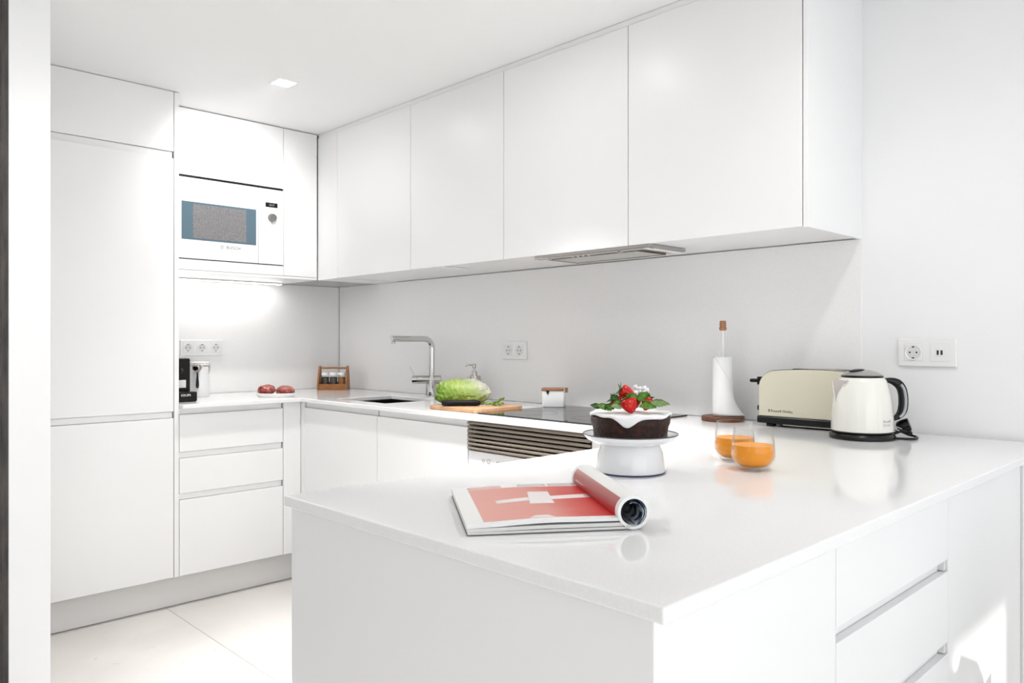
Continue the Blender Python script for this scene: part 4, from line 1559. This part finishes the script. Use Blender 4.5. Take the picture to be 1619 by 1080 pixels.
M_EDGE = mat('page_edges', (.74, .73, .71), .7)
M_COVER = mat('cover_dark', (.05, .05, .055), .35)
flat(sheet('back_cover', M_COVER, 0.0, WID, 0, HGT, lambda s: .0009 + .0003, .0008, t))
flat(sheet('page_block', M_EDGE, .001, WID + .004, .0005, HGT - .0005, lambda s: .0050 + .05 * (top_h(s) - .015), .0036, t))
flat(sheet('page_block', M_EDGE, .0005, .229, .0, HGT, lambda s: .0103 + .3 * (top_h(s) - .015), .0050, t))
pg = flat(sheet('open_page', M_PAGE, -.0005, .2225, 0, HGT, lambda s: top_h(s), .0044, t))

M_RED = mat('red_print', (.75, .25, .2), .32, spec=.3)
nt, b = nodes(M_RED)
tc = add(nt, 'ShaderNodeTexCoord')
dt = add(nt, 'ShaderNodeVectorMath', operation='DOT_PRODUCT')
dt.inputs[1].default_value = tuple(E_)
nt.links.new(tc.outputs['Object'], dt.inputs[0])
mr = add(nt, 'ShaderNodeMapRange')
mr.inputs[1].default_value = .02
mr.inputs[2].default_value = .235
nt.links.new(dt.outputs['Value'], mr.inputs[0])
nz = add(nt, 'ShaderNodeTexNoise', Scale=14.0, Detail=3.0)
nt.links.new(tc.outputs['Object'], nz.inputs['Vector'])
ad = add(nt, 'ShaderNodeMath', operation='MULTIPLY_ADD')
ad.inputs[1].default_value = .22
nt.links.new(nz.outputs['Fac'], ad.inputs[0])
nt.links.new(mr.outputs[0], ad.inputs[2])
rp = ramp(nt, [(.15, (.76, .37, .31)), (.60, (.72, .29, .24)), (.84, (.62, .07, .05)), (1.0, (.58, .004, .006))])
nt.links.new(ad.outputs[0], rp.inputs[0])
nt.links.new(rp.outputs[0], b.inputs['Base Color'])
pr_ = flat(sheet('printed_picture', M_RED, .026, .2205, .016, HGT - .034, lambda s: top_h(s) + .0003, .0002, pg))
M_RIB = mat('ribbon_print', (.86, .80, .79), .35)


def quad_shape(c):
    """c: four (s, f) corners"""
    def fn(u, v):
        a = [c[0][k] * (1 - u) + c[1][k] * u for k in (0, 1)]
        d = [c[3][k] * (1 - u) + c[2][k] * u for k in (0, 1)]
        return a[0] * (1 - v) + d[0] * v, a[1] * (1 - v) + d[1] * v
    return fn


for c in (((.060, .128), (.219, .150), (.219, .178), (.060, .150)),
          ((.110, .110), (.150, .110), (.158, .205), (.122, .205)),
          ((.092, .016), (.132, .016), (.122, .030), (.104, .030))):
    sheet('printed_ribbon', M_RIB, 0, 1, 0, 1, lambda s: top_h(s) + .0006, .0002, pg, 12, quad_shape(c))
M_GRY = mat('grey_print', (.60, .57, .54), .35)
for c, m in ((((.026, HGT - .030), (.085, HGT - .030), (.085, HGT - .012), (.026, HGT - .012)), mat('pink_print', (.76, .48, .43), .35)),
             (((.115, HGT - .028), (.165, HGT - .026), (.165, HGT - .010), (.115, HGT - .013)), M_GRY),
             (((.17, HGT - .028), (.219, HGT - .024), (.219, HGT - .006), (.17, HGT - .010)), M_GRY)):
    sheet('printed_picture', m, 0, 1, 0, 1, lambda s: top_h(s) + .0004, .0002, pg, 8, quad_shape(c))

# the rolled half: a curl that rises from the far side of the block and folds back over it
RC, RR = (WID + .012, .0262), .0235


def curl(name, m, r_out, r_in, a0, a1, f0, f1, parent, n=30, spiral=0.0):
    bm = bmesh.new()
    R = []
    for i in range(n + 1):
        a = a0 + (a1 - a0) * i / n
        k = spiral * i / n
        row = []
        for (r, f) in ((r_out - k, f0), (r_out - k, f1), (r_in - k, f1), (r_in - k, f0)):
            row.append(bm.verts.new(mp(RC[0] + r * math.cos(a), f, RC[1] + r * math.sin(a))))
        R.append(row)
    for p, q in zip(R, R[1:]):
        for k in range(4):
            bm.faces.new((p[k], q[k], q[(k + 1) % 4], p[(k + 1) % 4]))
    bm.faces.new(R[0])
    bm.faces.new(R[-1])
    bmesh.ops.recalc_face_normals(bm, faces=bm.faces)
    return smooth_by_angle(link(name, bm, m, parent), 40)


rl = curl('rolled_pages', M_PAGE, .0252, .0205, -PI * .66, PI * 1.42, -.002, HGT + .004, t, 40, .0012)
M_INK = noisy(mat('blue_lining', (.02, .07, .16), .3), 60, (.008, .03, .10), (.55, .60, .64), .47, .53, None, 1.5)
curl('rolled_lining', M_INK, .0196, .0186, -PI * .62, PI * .36, -.001, HGT + .003, rl, 30, .0008)
curl('rolled_lining', M_BLACK, .0192, .0180, PI * .37, PI * 1.36, -.0005, HGT + .003, rl, 30, .0010)  # black sheet paints the shade in the hollow of the roll
curl('rolled_flap', M_INK, .0176, .0168, -PI * .45, PI * .62, .0, HGT + .002, rl, 24, .004)
M_REDR = mat('red_roll_print', (.6, .05, .04), .28, spec=.35)
nt, b = nodes(M_REDR)
tc = add(nt, 'ShaderNodeTexCoord')
dt = add(nt, 'ShaderNodeVectorMath', operation='DOT_PRODUCT')
dt.inputs[1].default_value = tuple(F_)
nt.links.new(tc.outputs['Object'], dt.inputs[0])
sz = add(nt, 'ShaderNodeSeparateXYZ')
nt.links.new(tc.outputs['Object'], sz.inputs[0])
m1 = add(nt, 'ShaderNodeMath', operation='MULTIPLY_ADD')
m1.inputs[1].default_value = 14.0
m1.inputs[2].default_value = 0.0
nt.links.new(sz.outputs['Z'], m1.inputs[0])
m2 = add(nt, 'ShaderNodeMath', operation='MULTIPLY_ADD')
m2.inputs[1].default_value = .5
nt.links.new(dt.outputs['Value'], m2.inputs[0])
nt.links.new(m1.outputs[0], m2.inputs[2])
rp = ramp(nt, [(.30, (.55, .004, .005)), (.50, (.40, .012, .012)), (.64, (.42, .10, .08)), (.80, (.66, .42, .36))])
nt.links.new(m2.outputs[0], rp.inputs[0])
nt.links.new(rp.outputs[0], b.inputs['Base Color'])
curl('rolled_print', M_REDR, .0256 - .0006, .0248 - .0006, PI * .72, PI * 1.34, .012, HGT - .010, rl, 24, .0006)
for k in range(3):
    curl('printed_lines', M_RIB, .02535 - .0006, .0249 - .0006, PI * (.80 + .07 * k), PI * (.835 + .07 * k), HGT - .085, HGT - .030, rl, 5, .0)

# ------------------------------------------------------------------ dining chair beside the peninsula (its shadow falls on the drawers)
t = thing('dining_chair', (3.87, -0.72, 0), 'white shell dining chair beside the sunlit side of the peninsula', 'chair', PI)
M_SHELL = mat('white_shell', (.82, .82, .82), .4)
bm = bmesh.new()
g = []
for i in range(15):
    v = i / 14
    if v < .5:
        x, z, w_ = .21 - v * 2 * .40, .45 + .015 * math.cos(v * 2 * PI), .21 + .01 * math.sin(v * PI)
    else:
        f = (v - .5) * 2
        x, z = -.19 - .06 * f, .45 + .36 * f
        w_ = .215 * math.sqrt(max(0.02, 1 - max(0, (f - .35) / .65) ** 2.4))
    row = []
    for j in range(11):
        u = j / 5 - 1
        cup = .045 * u * u
        row.append(bm.verts.new((x + (cup if v > .5 else 0), w_ * u, z + (cup * .5 if v <= .5 else 0))))
    g.append(row)
for i in range(14):
    for j in range(10):
        bm.faces.new((g[i][j], g[i + 1][j], g[i + 1][j + 1], g[i][j + 1]))
bmesh.ops.solidify(bm, geom=bm.faces[:], thickness=.008)
link('shell', bm, M_SHELL, t, False, True)
for sx_ in (-1, 1):
    for sy_ in (-1, 1):
        tube('leg', [(sx_ * .13, sy_ * .13, .435), (sx_ * .20, sy_ * .20, .002)], [.017, .010], M_WOODB, t, 12)
